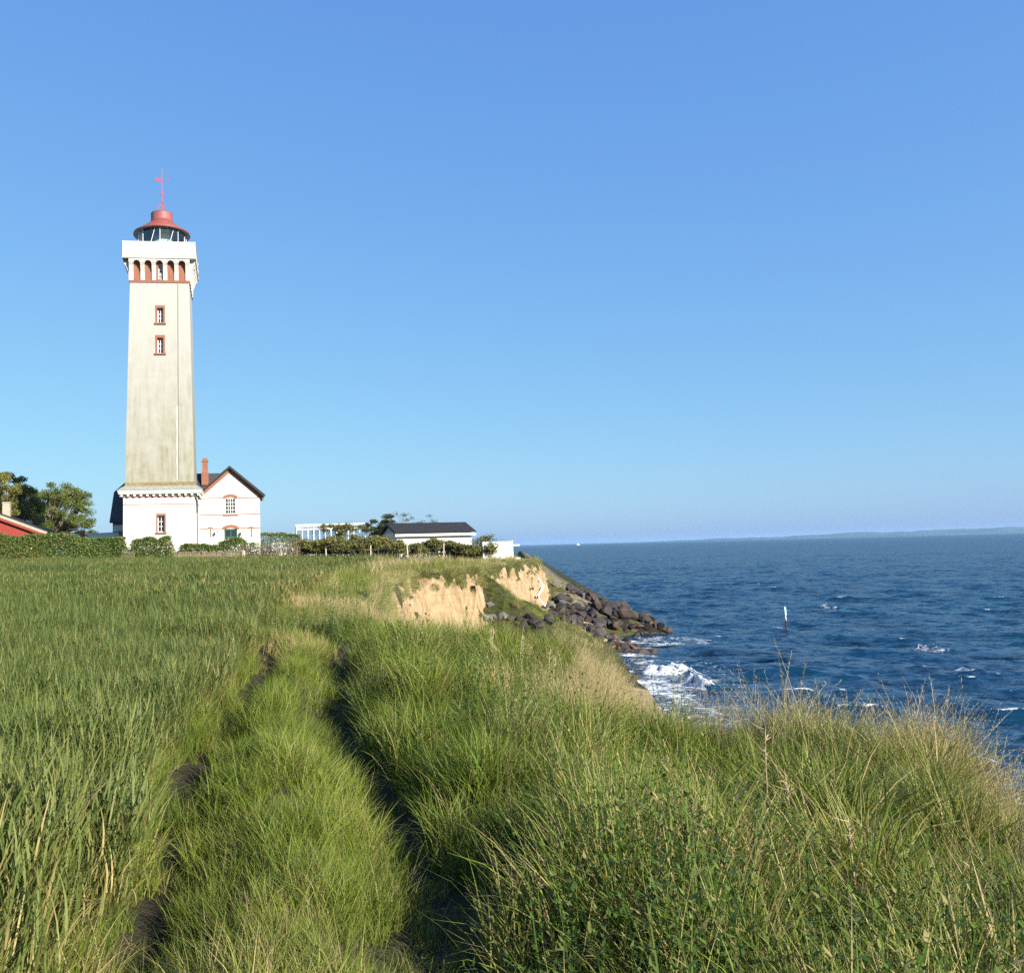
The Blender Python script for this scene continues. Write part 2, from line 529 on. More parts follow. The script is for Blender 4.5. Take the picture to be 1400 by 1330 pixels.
# ------------------------------------------------------------------ sea
th = np.concatenate([np.arange(-180, -20, 4.0), np.arange(-20, -9, 1.0), np.arange(-9, 48, .1), np.arange(48, 180, 4.0)])
rr = [3.0]
while rr[-1] < 15: rr.append(rr[-1] * 1.05)
while rr[-1] < 420: rr.append(rr[-1] * 1.0046)
while rr[-1] < 60000: rr.append(rr[-1] * 1.06)
rr = np.array(rr)
TH, RR = np.meshgrid(np.radians(th), rr)
sx, sy = (RR * np.sin(TH)).ravel(), (RR * np.cos(TH)).ravel()
Rf = RR.ravel()
rs = np.random.default_rng(5)
hh = np.zeros_like(sx); dxx = np.zeros_like(sx); dyy = np.zeros_like(sx); jac = np.zeros_like(sx)
spacing = np.maximum(Rf * .0046, .04)
for i in range(110):
    lam = 10.0 * (0.5 / 10.0) ** ((i + rs.random()) / 110)
    ang = R(-112) + rs.normal(0, R(28))          # travelling towards the shore and the camera
    k = 2 * math.pi / lam
    a = .026 * (lam / 6.0) ** .58 * (0.6 + .8 * rs.random()) * (1.0 if lam < 9 else .75)
    kx, ky = k * math.cos(ang), k * math.sin(ang)
    ph = rs.random() * 2 * math.pi
    att = np.clip((lam / spacing - 3) / 4, 0, 1)
    # wave groups: each train swells and dies over some tens of metres
    p = kx * sx + ky * sy + ph + .8 * np.sin(.07 * (sx * math.sin(ang) - sy * math.cos(ang)) + i)
    cc_, ss_ = np.cos(p), np.sin(p)
    hh += att * a * cc_
    dxx -= att * a * .8 * math.cos(ang) * ss_
    dyy -= att * a * .8 * math.sin(ang) * ss_
    jac += att * a * k * .8 * cc_
grp = .8 + .45 * vnoise(sx * .035, sy * .035, s=71)
shore = np.clip((sx - 3.0) / 9.0, .25, 1)
hh *= grp * shore; jac *= grp * shore
# the breaker near the shore, two crests
foam = np.zeros_like(sx)
n1 = fbm(sx * .9, sy * .9, o=4, s=81); n2 = fbm(sx * 3.2, sy * 3.2, o=4, s=82)


def crest(p0, p1, hgt, wid, amt):
    global hh, foam
    p0, p1 = np.array(p0[:2]), np.array(p1[:2]); ab = p1 - p0; L = np.hypot(*ab); e = ab / L; nn = np.array([e[1], -e[0]])
    if nn[1] > 0: nn = -nn
    u = ((sx - p0[0]) * e[0] + (sy - p0[1]) * e[1]) / L
    w = (sx - p0[0]) * nn[0] + (sy - p0[1]) * nn[1] + .55 * n1
    along = sstep(-.12, .12, u) * (1 - sstep(.85, 1.15, u))
    prof = np.where(w > 0, np.exp(-(w / (wid * .55)) ** 2), np.exp(-(w / (wid * 1.5)) ** 2))
    hh += hgt * along * prof * (1 + .7 * n2 + .3 * n1)
    foam = np.maximum(foam, amt * along * np.where(w > -.2, np.exp(-((w - .3) / (wid * 1.3)) ** 2), np.exp(-((w + .2) / (wid * .45)) ** 2)) * (1 + .5 * n2))


crest(onz(884, 912, .2), onz(942, 916, .2), .42, .8, .86)
crest(onz(936, 928, .2), onz(972, 936, .2), .36, .6, .84)
crest(onz(810, 874, 0), onz(835, 878, 0), .15, .9, .95)
crest(onz(1122, 829, 0), onz(1148, 832, 0), .2, .4, .6)
crest(onz(1255, 885, 0), onz(1300, 892, 0), .2, .5, .62)
crest(onz(1312, 916, 0), onz(1345, 922, 0), .2, .45, .62)
# wash along the shore and round the stones at the groyne's end
stony = np.exp(-np.maximum(np.hypot((sx - 7.2) * .55, (sy - 62.0)) - 2.5, 0) ** 2 / 1.0)
wash = np.maximum(.66 * np.exp(-np.maximum(sx - 6.6, 0) ** 2 / 5.5) * (sx > 0) * sstep(5, 12, sy) * (1 - sstep(60, 72, sy)), .62 * stony)
wash = np.maximum(wash, .55 * np.exp(-((sx - 8.5) / 3.0) ** 2 - ((sy - 46) / 9.0) ** 2))
foam = np.maximum(foam, wash * (.72 + .7 * n1 + .5 * n2))
cap = sstep(.74, 1.05, jac / (np.std(jac[(Rf > 20) & (Rf < 90)]) * 3.0 + 1e-9) + .35 * n1 + .3 * n2) * .7
foam = np.maximum(foam, cap * (Rf > 22))
# far whitecaps: patches a metre or two long, scattered
far = sstep(.68, .86, vnoise(sx * .8, sy * .30, s=91) * .8 + .35 * n2) * sstep(.3, .7, vnoise(sx * .07, sy * .05, s=92)) * sstep(60, 110, Rf) * (1 - sstep(700, 1500, Rf))
foam = np.maximum(foam, far * .9)
V = np.stack([sx + dxx * shore, sy + dyy * shore, hh], 1)
n_r, n_t = len(rr), len(th)
idx = np.arange(n_r * n_t).reshape(n_r, n_t)
nxt = np.roll(idx, -1, axis=1)
F = np.stack([idx[:-1], nxt[:-1], nxt[1:], idx[1:]], -1).reshape(-1, 4)
me = np_mesh('sea', V, F[:, ::-1], True)
vfloat(me, 'foam', np.clip(foam, 0, 1.4))
m = NT('sea')
v = m.coords('Object')
# wavelets finer than the mesh tilt the surface normal directly, so that far water keeps its roughness too
acc = None
for (sc, sx_s, sy_s, amp_, det) in ((.16, 1.0, 1.9, .8, 2), (.8, 1.0, 1.6, 1.4, 3), (3.4, 1.0, 1.4, .8, 3)):
    nd = m.n('ShaderNodeTexNoise', Vector=m.coords('Object', (sx_s, sy_s, 1)), Scale=sc, Detail=det, Roughness=.6, Distortion=.3)
    t_ = m.n('ShaderNodeVectorMath', _operation='SUBTRACT', i0=nd.outputs['Color']); t_.inputs[1].default_value = (.5, .5, .5)
    u_ = m.n('ShaderNodeVectorMath', _operation='MULTIPLY', i0=t_.outputs[0]); u_.inputs[1].default_value = (amp_, amp_ * 1.5, 0)
    acc = u_.outputs[0] if acc is None else m.n('ShaderNodeVectorMath', _operation='ADD', i0=acc, i1=u_.outputs[0]).outputs[0]
gm = m.n('ShaderNodeNewGeometry')
b = m.n('ShaderNodeVectorMath', _operation='NORMALIZE', i0=m.n('ShaderNodeVectorMath', _operation='ADD', i0=gm.outputs['Normal'], i1=acc).outputs[0]).outputs[0]
depthc = m.mix(m.ramp(m.noise(v, .035, 3), [(.35, 0.0), (.65, 1.0)]), (.001, .019, .050), (.002, .029, .052))
body = m.n('ShaderNodeBsdfDiffuse', Color=depthc, Normal=b)
gloss = m.n('ShaderNodeBsdfGlossy', Roughness=.14, Normal=b)
gloss.inputs['Color'].default_value = (.95, .98, 1, 1)
lw_ = m.n('ShaderNodeLayerWeight', Blend=.5, Normal=b)
water = m.n('ShaderNodeMixShader', i0=m.math('ADD', .03, m.math('MULTIPLY', m.math('POWER', lw_.outputs['Facing'], 3.2), .50)), i1=body.outputs[0], i2=gloss.outputs[0])
fa = m.n('ShaderNodeAttribute', _attribute_name='foam').outputs['Fac']
lace = m.n('ShaderNodeTexVoronoi', Vector=m.n('ShaderNodeVectorMath', _operation='ADD', i0=m.coords('Object', (1, 1.5, 1)), i1=m.n('ShaderNodeTexNoise', Vector=v, Scale=1.2, Detail=3).outputs['Color']).outputs[0], Scale=2.2, _feature='DISTANCE_TO_EDGE').outputs['Distance']
ft = m.math('ADD', fa, m.math('MULTIPLY', m.math('SUBTRACT', m.noise(v, 5.5, 6, .7), .5), 1.3))
ft = m.math('SUBTRACT', ft, m.math('MULTIPLY', m.math('MINIMUM', lace, .3), 1.1))
ff = m.math('MULTIPLY', m.ramp(ft, [(.34, 0.0), (.72, 1.0)]), m.ramp(fa, [(.1, 0.0), (.35, 1.0)]))
foamb = m.bsdf((.80, .83, .85), .7, .2, m.bump(m.noise(v, 9, 6, .7), .8, .12, b))
mx = m.n('ShaderNodeMixShader', i0=ff, i1=water.outputs[0], i2=foamb)
M['sea'] = m.done(mx.outputs[0])
tag(link('sea', me, M['sea']), 'dark blue choppy sea with whitecaps and foam along the shore', 'sea', kind='structure')

# far coast across the water
pts = []
rs = np.random.default_rng(3)
V = []; F = []
D0 = 9500.0
azs = np.linspace(7, 44, 220)
for k, a in enumerate(azs):
    t = (a - 7) / (27.5 - 7)
    top = 58 * (sstep(0, .25, t) * .25 + .75 * sstep(.1, 1.0, t)) + 9 * float(vnoise(np.array([a * .9]), np.array([0.0]), s=7)[0]) * min(1, t * 3) + 4 * float(vnoise(np.array([a * 3.1]), np.array([3.0]), s=8)[0]) * min(1, t * 3)
    top = max(top, 2)
    s, c = math.sin(R(a)), math.cos(R(a))
    for (dd, hz) in ((0, -1), (60, .30 * top), (500, .72 * top), (1400, top), (2600, .5 * top), (3200, -1)):
        V.append(((D0 + dd) * s, (D0 + dd) * c, hz))
V = np.array(V); n = len(azs)
F = [(i * 6 + j, (i + 1) * 6 + j, (i + 1) * 6 + j + 1, i * 6 + j + 1) for i in range(n - 1) for j in range(5)]
me = np_mesh('far_coast', V, np.array(F)[:, ::-1], True)
m = NT('far_coast')
v = m.coords('Object', (.004, .004, .01))
c = m.mix(m.ramp(m.noise(v, 1.0, 5, .6), [(.42, 0.0), (.6, 1.0)]), (.020, .040, .045), (.055, .075, .075))  # woodland colours shifted towards blue, painting in part of the haze
M['far_coast'] = m.done(m.bsdf(c, .9, .1))
tag(link('hills', me, M['far_coast']), 'low wooded coast fading to pale blue across the water', 'coast', kind='structure')
# ------------------------------------------------------------------ grass


def blades(rs, root, L, w, az, lean, curl, seg=4, face=None, pw=.8):
    """arched, tapering blades. root (n,3); L length; az lean heading; lean = start angle from vertical; curl = extra bend along the blade"""
    n = len(L)
    t = np.linspace(0, 1, seg + 1)
    ang = lean[:, None] + curl[:, None] * t[None, :] ** 1.3
    ds = (L / seg)[:, None]
    sx_ = np.cumsum(np.sin(ang) * ds, 1) - np.sin(ang) * ds
    sz_ = np.cumsum(np.cos(ang) * ds, 1) - np.cos(ang) * ds
    cx = root[:, 0:1] + sx_ * np.cos(az)[:, None]
    cy = root[:, 1:2] + sx_ * np.sin(az)[:, None]
    cz = root[:, 2:3] + sz_
    fa = az + math.pi / 2 + (rs.normal(0, .7, n) if face is None else face)
    wd = w[:, None] * np.clip((1 - t[None, :]) ** pw, .06, 1) * (.55 + .45 * np.minimum(1, t[None, :] * 4))
    ox = np.cos(fa)[:, None] * wd / 2; oy = np.sin(fa)[:, None] * wd / 2
    A = np.stack([cx - ox, cy - oy, cz], -1); B = np.stack([cx + ox, cy + oy, cz], -1)
    V = np.stack([A, B], 2).reshape(n, (seg + 1) * 2, 3)
    base = (np.arange(n) * (seg + 1) * 2)[:, None, None]
    q = np.array([[2 * i, 2 * i + 1, 2 * i + 3, 2 * i + 2] for i in range(seg)])[None]
    F = (base + q).reshape(-1, 4)
    tips = np.stack([cx[:, -1], cy[:, -1], cz[:, -1]], -1)
    return V.reshape(-1, 3), F, (seg + 1) * 2, tips


def tuft_mesh(name, parts, mat):
    """parts: list of (V, F, per-vertex tint(n,3))"""
    Vs, Fs, Ts = [], [], []; o = 0
    for V, F, T in parts:
        Vs.append(V); Fs.append(F + o); Ts.append(T); o += len(V)
    me = np_mesh(name, np.concatenate(Vs), np.concatenate(Fs), True)
    vcol(me, 'tint', np.concatenate(Ts))
    me.materials.append(mat)
    return me


def rep(a, k): return np.repeat(a, k, axis=0)


def disc(rs, n, r):
    a = rs.random(n) * 2 * math.pi; q = np.sqrt(rs.random(n)) * r
    return np.stack([q * np.cos(a), q * np.sin(a), np.zeros(n) - .02], 1)


def grass_mat(name, g0, g1, s0, s1, trans=.22):
    """g: living greens, s: dry straws; a blade is dry where its own random number is under the tuft's dryness"""
    m = NT(name)
    tint = m.n('ShaderNodeSeparateColor', Color=m.n('ShaderNodeAttribute', _attribute_name='tint').outputs['Color'])
    dry = m.n('ShaderNodeAttribute', _attribute_name='dry', _attribute_type='INSTANCER').outputs['Fac']
    tone = m.n('ShaderNodeAttribute', _attribute_name='tone', _attribute_type='INSTANCER').outputs['Fac']
    g = m.mix(m.math('ADD', m.math('MULTIPLY', tint.outputs[0], .5), m.math('MULTIPLY', tone, .5)), g0, g1)
    s = m.mix(tint.outputs[0], s0, s1)
    isdry = m.math('GREATER_THAN', dry, tint.outputs[1])
    half = m.math('MULTIPLY', m.math('GREATER_THAN', m.math('ADD', dry, .15), tint.outputs[1]), .35)
    c = m.mix(m.math('MAXIMUM', isdry, half), g, s)
    p = m.bsdf(c, .55, .25)
    tr = m.n('ShaderNodeBsdfTranslucent', Color=m.mix(.5, c, m.mix(1.0, c, (1.0, 1.0, .45), 'MULTIPLY')))
    mx = m.n('ShaderNodeMixShader', i0=trans, i1=p, i2=tr.outputs[0])
    return m.done(mx.outputs[0])


M['meadow'] = grass_mat('meadow_grass', (.042, .095, .010), (.195, .24, .030), (.24, .19, .07), (.40, .33, .155))
M['wheat'] = grass_mat('wheat_leaf', (.045, .088, .022), (.150, .180, .044), (.25, .20, .065), (.36, .29, .12))
M['straw'] = grass_mat('dry_grass', (.115, .165, .032), (.20, .22, .055), (.31, .255, .115), (.47, .39, .205))
M['weed'] = grass_mat('weed_leaf', (.045, .095, .013), (.115, .175, .028), (.22, .20, .07), (.32, .27, .11))
TUFTS = {}


def new_coll(key, meshes):
    c = bpy.data.collections.new('tufts_' + key)
    for me in meshes:
        o = bpy.data.objects.new(me.name, me); c.objects.link(o)
    TUFTS[key] = c


def tint_for(rs, n, k):
    return rep(np.stack([rs.random(n), rs.random(n), rs.random(n)], 1), k)


def std_tuft(key, mat, nvar, n, rad, Lr, wr, lean=(.05, .28), curl=(.1, 1.1), seg=4, heads=0):
    out = []
    for vv in range(nvar):
        rs = np.random.default_rng(100 + vv + hash_key(key))
        L = rs.uniform(*Lr, n) * rs.uniform(.75, 1.2); w = rs.uniform(*wr, n)
        V, F, k, tips = blades(rs, disc(rs, n, rad), L, w, rs.random(n) * 6.283, rs.uniform(*lean, n), rs.uniform(*curl, n), seg)
        parts = [(V, F, tint_for(rs, n, k))]
        if heads: parts += seed_heads(rs, heads, rad, (Lr[1] * .95, Lr[1] * 1.35))
        out.append(tuft_mesh('tuft_%s_%d' % (key, vv), parts, mat))
    new_coll(key, out)


def hash_key(s): return sum(ord(c) * (i + 3) for i, c in enumerate(s)) % 1000


def seed_heads(rs, n, rad, Lr, dense=16, width=.0024):
    """thin stalks that carry a loose nodding panicle of small spikelets"""
    L = rs.uniform(*Lr, n)
    az = rs.normal(.15, .8, n)
    lean = rs.uniform(.02, .2, n); curl = rs.uniform(.25, .95, n)
    root = disc(rs, n, rad)
    V, F, k, tips = blades(rs, root, L, np.full(n, width), az, lean, curl, 6, pw=.25)
    T = tint_for(rs, n, k); T[:, 1] *= .35
    parts = [(V, F, T)]
    Vb = V.reshape(n, 7, 2, 3).mean(2)
    # spikelets on the last third of every stalk
    R_, A_, LL = [], [], []
    for i in range(n):
        for q in range(dense):
            s = 4.0 + 2.0 * (q + rs.random()) / dense
            j = min(5, int(s)); f = s - j
            R_.append(Vb[i, j] * (1 - f) + Vb[i, j + 1] * f); A_.append(az[i] + rs.normal(0, 1.1)); LL.append(rs.uniform(.012, .028) * (1.25 - .5 * (s - 4) / 2))
    R_ = np.array(R_); A_ = np.array(A_); LL = np.array(LL); nn = len(LL)
    V2, F2, k2, _ = blades(rs, R_, LL, np.full(nn, .0040), A_, rs.uniform(.15, .8, nn), rs.uniform(.2, .9, nn), 2, pw=.6)
    T2 = np.stack([rep(rs.random(nn), k2), rep(rs.random(nn) * .22, k2), rep(rs.random(nn), k2)], 1)
    parts.append((V2, F2, T2))
    return parts


std_tuft('meadow', M['meadow'], 8, 72, .11, (.15, .50), (.005, .0115), (.05, .55), (.2, 1.7))
std_tuft('verge', M['meadow'], 6, 80, .12, (.10, .34), (.0035, .0075), (.1, .7), (.2, 1.6))
std_tuft('straw', M['straw'], 6, 70, .13, (.22, .58), (.003, .006), (.1, .55), (.3, 1.6), heads=2)
std_tuft('far', M['meadow'], 4, 60, .24, (.25, .60), (.010, .018), (.05, .4), (.1, .9), 3)
std_tuft('farstraw', M['straw'], 4, 60, .24, (.25, .60), (.010, .018), (.05, .4), (.1, .9), 3)
out = []
for vv in range(6):
    rs = np.random.default_rng(300 + vv)
    out.append(tuft_mesh('seed_heads_%d' % vv, seed_heads(rs, 7, .12, (.52, .92), 26), M['straw']))
new_coll('seed', out)


def wheat(nvar, nst, rad, wl, ws, key, seg=5):
    out = []
    for vv in range(nvar):
        rs = np.random.default_rng(400 + vv + hash_key(key))
        root = disc(rs, nst, rad)
        H = rs.uniform(.42, .62, nst)
        az = rs.random(nst) * 6.283
        ln = rs.uniform(0, .12, nst)
        V, F, k, tips = blades(rs, root, H, np.full(nst, ws), az, ln, rs.uniform(0, .1, nst), 2, pw=.12)
        parts = [(V, F, tint_for(rs, nst, k))]
        nl = nst * 4
        i = np.arange(nl) % nst
        f = np.repeat(np.array([.25, .5, .78, .98]), nst)[:nl] * rs.uniform(.9, 1.02, nl)
        rt = root[i] + (tips[i] - root[i]) * f[:, None]
        LL = rs.uniform(.16, .30, nl); top = f > .7
        V, F, k, _ = blades(rs, rt, LL, rs.uniform(wl * .7, wl * 1.15, nl), rs.random(nl) * 6.283, rs.uniform(.12, .5, nl), np.where(top, rs.uniform(.1, 1.5, nl), rs.uniform(.6, 2.0, nl)), seg, face=rs.normal(0, .25, nl), pw=.75)
        T = np.stack([rs.random(nl), np.where(top, .15 + .85 * rs.random(nl), .75 * rs.random(nl)), rs.random(nl)], 1)
        parts.append((V, F, rep(T, k)))
        out.append(tuft_mesh('wheat_%s_%d' % (key, vv), parts, M['wheat']))
    new_coll(key, out)


wheat(7, 15, .13, .0135, .0045, 'wheat')
wheat(4, 18, .30, .026, .012, 'farwheat', 4)

out = []
for vv in range(5):                                     # leafy weeds: nettle-like stems with pairs of leaves
    rs = np.random.default_rng(500 + vv)
    ns = 7
    root = disc(rs, ns, .14); H = rs.uniform(.35, .75, ns)
    V, F, k, tips = blades(rs, root, H, np.full(ns, .006), rs.random(ns) * 6.283, rs.uniform(0, .22, ns), rs.uniform(0, .3, ns), 4, pw=.2)
    parts = [(V, F, tint_for(rs, ns, k))]
    Vb = V.reshape(ns, 5, 2, 3).mean(2)
    rt, A_, LL = [], [], []
    for i in range(ns):
        nl = 11
        for q in range(nl):
            s = .5 + 3.49 * q / (nl - 1); j = min(3, int(s)); ff_ = s - j
            for side in (0, math.pi):
                rt.append(Vb[i, j] * (1 - ff_) + Vb[i, j + 1] * ff_); A_.append(q * 1.45 + side + rs.normal(0, .3)); LL.append(rs.uniform(.03, .062) * (1.15 - .6 * q / nl))
    rt = np.array(rt); A_ = np.array(A_); LL = np.array(LL); nl = len(LL)
    V, F, k, _ = blades(rs, rt, LL, LL * .42, A_, rs.uniform(.7, 1.2, nl), rs.uniform(.2, .8, nl), 3, face=np.zeros(nl), pw=.7)
    parts.append((V, F, tint_for(rs, nl, k)))
    out.append(tuft_mesh('weed_%d' % vv, parts, M['weed']))
for vv in range(3):                                     # dock-like rosettes of broad leaves
    rs = np.random.default_rng(540 + vv); nl = 13
    V, F, k, _ = blades(rs, disc(rs, nl, .03), rs.uniform(.16, .36, nl), rs.uniform(.028, .055, nl), rs.random(nl) * 6.283, rs.uniform(.15, .75, nl), rs.uniform(.4, 1.6, nl), 5, face=rs.normal(0, .15, nl), pw=.6)
    out.append(tuft_mesh('dock_%d' % vv, [(V, F, tint_for(rs, nl, k))], M['weed']))
new_coll('weed', out)


def gn_scatter(name, P, rot, scl, dry, tone, key, label, cat):
    n = len(P)
    me = bpy.data.meshes.new(name)
    me.vertices.add(n); me.vertices.foreach_set('co', np.ascontiguousarray(P, np.float32).ravel())
    for nm, arr in (('rot', rot), ('scl', scl)):
        a = me.attributes.new(nm, 'FLOAT_VECTOR', 'POINT'); a.data.foreach_set('vector', np.ascontiguousarray(arr, np.float32).ravel())
    vfloat(me, 'dry', dry); vfloat(me, 'tone', tone)
    a = me.attributes.new('pick', 'INT', 'POINT'); a.data.foreach_set('value', RNG.integers(0, len(TUFTS[key].objects), n).astype(np.int32))
    o = link(name, me)
    ng = bpy.data.node_groups.new(name, 'GeometryNodeTree')
    ng.interface.new_socket('Geometry', in_out='INPUT', socket_type='NodeSocketGeometry')
    ng.interface.new_socket('Geometry', in_out='OUTPUT', socket_type='NodeSocketGeometry')
    N = ng.nodes; Lk = ng.links.new
    gi = N.new('NodeGroupInput'); go = N.new('NodeGroupOutput')
    iop = N.new('GeometryNodeInstanceOnPoints'); ci = N.new('GeometryNodeCollectionInfo')
    ci.inputs['Collection'].default_value = TUFTS[key]; ci.inputs['Separate Children'].default_value = True; ci.inputs['Reset Children'].default_value = True
    iop.inputs['Pick Instance'].default_value = True

    def na(nm, typ):
        x = N.new('GeometryNodeInputNamedAttribute'); x.data_type = typ; x.inputs['Name'].default_value = nm
        return x.outputs['Attribute']
    e2r = N.new('FunctionNodeEulerToRotation')
    Lk(na('rot', 'FLOAT_VECTOR'), e2r.inputs[0])
    Lk(gi.outputs[0], iop.inputs['Points']); Lk(ci.outputs[0], iop.inputs['Instance'])
    Lk(na('pick', 'INT'), iop.inputs['Instance Index']); Lk(e2r.outputs[0], iop.inputs['Rotation']); Lk(na('scl', 'FLOAT_VECTOR'), iop.inputs['Scale'])
    Lk(iop.outputs[0], go.inputs[0])
    md = o.modifiers.new('scatter', 'NODES'); md.node_group = ng
    tag(o, label, cat, kind='stuff')
    return o


def euler_tilt(n, tx, ty):
    """random spin about z, then a tilt whose horizontal axis leans the tuft by the vector (tx, ty) radians"""
    sp_ = RNG.random(n) * 6.283
    th_ = np.hypot(tx, ty) + 1e-9
    ax, ay = -ty / th_, tx / th_                       # rotation axis
    c, s = np.cos(th_), np.sin(th_); C = 1 - c
    Rm = np.zeros((n, 3, 3))
    Rm[:, 0, 0] = c + ax * ax * C; Rm[:, 0, 1] = ax * ay * C; Rm[:, 0, 2] = ay * s
    Rm[:, 1, 0] = ax * ay * C; Rm[:, 1, 1] = c + ay * ay * C; Rm[:, 1, 2] = -ax * s
    Rm[:, 2, 0] = -ay * s; Rm[:, 2, 1] = ax * s; Rm[:, 2, 2] = c
    cz, sz = np.cos(sp_), np.sin(sp_)
    S = np.zeros((n, 3, 3)); S[:, 0, 0] = cz; S[:, 0, 1] = -sz; S[:, 1, 0] = sz; S[:, 1, 1] = cz; S[:, 2, 2] = 1
    Q = Rm @ S
    return np.stack([np.arctan2(Q[:, 2, 1], Q[:, 2, 2]), -np.arcsin(np.clip(Q[:, 2, 0], -1, 1)), np.arctan2(Q[:, 1, 0], Q[:, 0, 0])], 1)


def fan(r0, r1, dens, a0=-48, a1=44):
    area = math.pi * (r1 ** 2 - r0 ** 2) * (a1 - a0) / 360
    n = int(area * dens)
    r = np.sqrt(RNG.uniform(r0 ** 2, r1 ** 2, n)); a = np.radians(RNG.uniform(a0, a1, n))
    return r * np.sin(a), r * np.cos(a)


ACC = {k: [] for k in ('meadow', 'verge', 'straw', 'seed', 'far', 'farstraw', 'wheat', 'farwheat', 'weed')}


def add(key, x, y, z, sc, dry, tone, tx, ty, zs=None):
    if len(x) == 0: return
    n = len(x)
    s = np.stack([sc, sc, sc if zs is None else zs], 1)
    ACC[key].append((np.stack([x, y, z], 1), euler_tilt(n, tx, ty), s, np.clip(dry, 0, 1), np.clip(tone, 0, 1)))


def normal_tilt(x, y, amt):
    e = .12
    zx = (cover(x + e, y)['z'] - cover(x - e, y)['z']) / (2 * e); zy = (cover(x, y + e)['z'] - cover(x, y - e)['z']) / (2 * e)
    s = np.hypot(zx, zy)
    a = np.arctan(s) * amt
    return -zx / (s + 1e-6) * a, -zy / (s + 1e-6) * a, s


def sow(r0, r1, dens, near):
    x, y = fan(r0, r1, dens)
    c = cover(x, y)
    fx = np.interp(y, FIELD_Y, FIELD_X)
    edge = x - fx + .22 * fbm(x * 1.3, y * 1.3, o=2, s=101)
    tx, ty, s = normal_tilt(x, y, .55)
    d, z, dp, dr = c['d'], c['z'], c['dp'], c['dr']
    n = len(x)
    wx = .04 + RNG.normal(0, .09, n) + .10 * fbm(x * .5, y * .5, o=2, s=102); wy = .03 + RNG.normal(0, .07, n)
    patch = fbm(x * .45, y * .45, o=3, s=103); clump = fbm(x * 1.5, y * 1.5, o=3, s=104); tone = .5 + .6 * fbm(x * .5, y * .9, o=3, s=105) + RNG.normal(0, .12, n)
    rnd = RNG.random(n)
    isfield = (edge < 0) & (y < 60.5) & (d < -1)
    # ---- wheat: even crop, thin along the tramlines, paler where the wind has laid it
    tram = np.minimum(np.abs(((y + .12 * x) - 16.5)), np.abs((y + .12 * x) - 31.5)); tram = np.minimum(tram, np.abs(y + .12 * x - 50))
    hw = .88 + .34 * fbm(x * .22, y * .8, o=3, s=106) + .10 * clump - .32 * np.exp(-(tram / .55) ** 2)
    drw = .15 + .30 * sstep(-.05, .5, fbm(x * .12, y * .55, o=3, s=107)) + .25 * (1 - sstep(2.5, 6.5, y)) * sstep(-.2, .4, patch + .2)
    drw = drw * .75 + .12 * np.exp(-((edge + .25) / .3) ** 2)
    tone_w = tone + .0 + .45 * (1 - sstep(3, 8, y))
    drw = drw * (.6 + .4 * sstep(4, 9, y))
    k = isfield & (edge < -.02)
    key = 'wheat' if near else 'farwheat'
    add(key, x[k], y[k], z[k], hw[k] * RNG.uniform(.88, 1.12, k.sum()), drw[k], tone_w[k], wx[k] * .7 + tx[k], wy[k] * .7 + ty[k])
    # ---- grassland
    g = ~isfield & ((z > .7) | ((z > .25) & (y < 30)))
    bare = np.where(y < 16, np.minimum(dp / np.where(y < 6.5, .21, .25), dr / (.10 + .15 * np.exp(-((y - 10.9) / 1.5) ** 2) + .14 * np.exp(-((y - 6.1) / .6) ** 2) + .03 * (y < 4.6))), 9)
    bare = bare + .55 * clump + .5 * sstep(-.1, .3, fbm(x * 1.1, y * 1.1, o=2, s=131)) * (dr < .3) * (y > 4.6) * (y < 9.2) * (np.abs(y - 6.1) > .7)
    g &= bare > .85
    tramp = (~isfield) & (bare <= .85) & (z > .7) & (RNG.random(n) < np.where(dr < .35, .2, .42)) & (y < 16)
    add('verge' if near else 'far', x[tramp], y[tramp], z[tramp], RNG.uniform(.25, .6, tramp.sum()), np.full(tramp.sum(), .25), tone[tramp], wx[tramp] * 4, wy[tramp] * 4)
    # sandy face and rubble carry nothing; slumped ground does
    flank = (x > -1.6) & (y < 40)
    sandy = (s > 1.4) & (y > 18) & (d > -.2) & ~flank & ~((y > 65.5) & (x > .6)) & ~(c['slump'] > np.maximum(c['zc'], c['zt']) - .05)
    low = (d > .25) & (z < 3.2) & (y > 19) & ~flank & ~((y > 65.5) & (x > .6)) & ~(c['slump'] > np.maximum(c['zc'], c['zt']) - .05)
    stony = (y > 52) & (d > .3) & (c['zr'] > np.maximum(c['zc'], c['zt']) - .15) & (c['slump'] < c['zr'])
    tuftly = (y > 62) & (d > .1) & (z > 3.1 + .5 * clump)
    g &= ~sandy & ~low & ~(stony & ~tuftly)
    strip = g & (y < 13.5) & (dr > .1) & (x < np.interp(y, PATH[::-1, 1][::-1], PATH[::-1, 0][::-1])) & (x > np.interp(y, RUT[:, 1], RUT[:, 0]))
    dry = .05 + .32 * sstep(-.15, .5, patch + .3 * clump)
    dry = dry + .32 * sstep(-1.0, .1, d) * sstep(3, 5, y)
    dry = dry + .30 * sstep(11.5, 14, y) * sstep(-5, -1.5, d) * (1 - .9 * np.exp(-((d + 1.5) / 1.6) ** 2) * (x > -1.4) * (y < 19))
    verge_ = (y > 12.3) & (y < 27) & (d < -.7) & (edge > .1) & ~((x > -1.3) & (y < 17))
    dry = np.where(verge_, .24 + .5 * sstep(-.2, .45, patch + .5 * clump), dry)
    dry = np.where((y < 16) & (d > -3.2) & (d < -.5) & (y > 11), dry * .4, dry)
    dry = np.where((d > -1.2) & (y > 6.2) & (y < 9.2) & (x > 1.4), dry + .15, dry)
    dry = np.where(((x > .2) & (y > 9.0) & (y < 16) & (d > -.45)) | (flank & (d > .1) & (y > 9.0)), .95, dry)
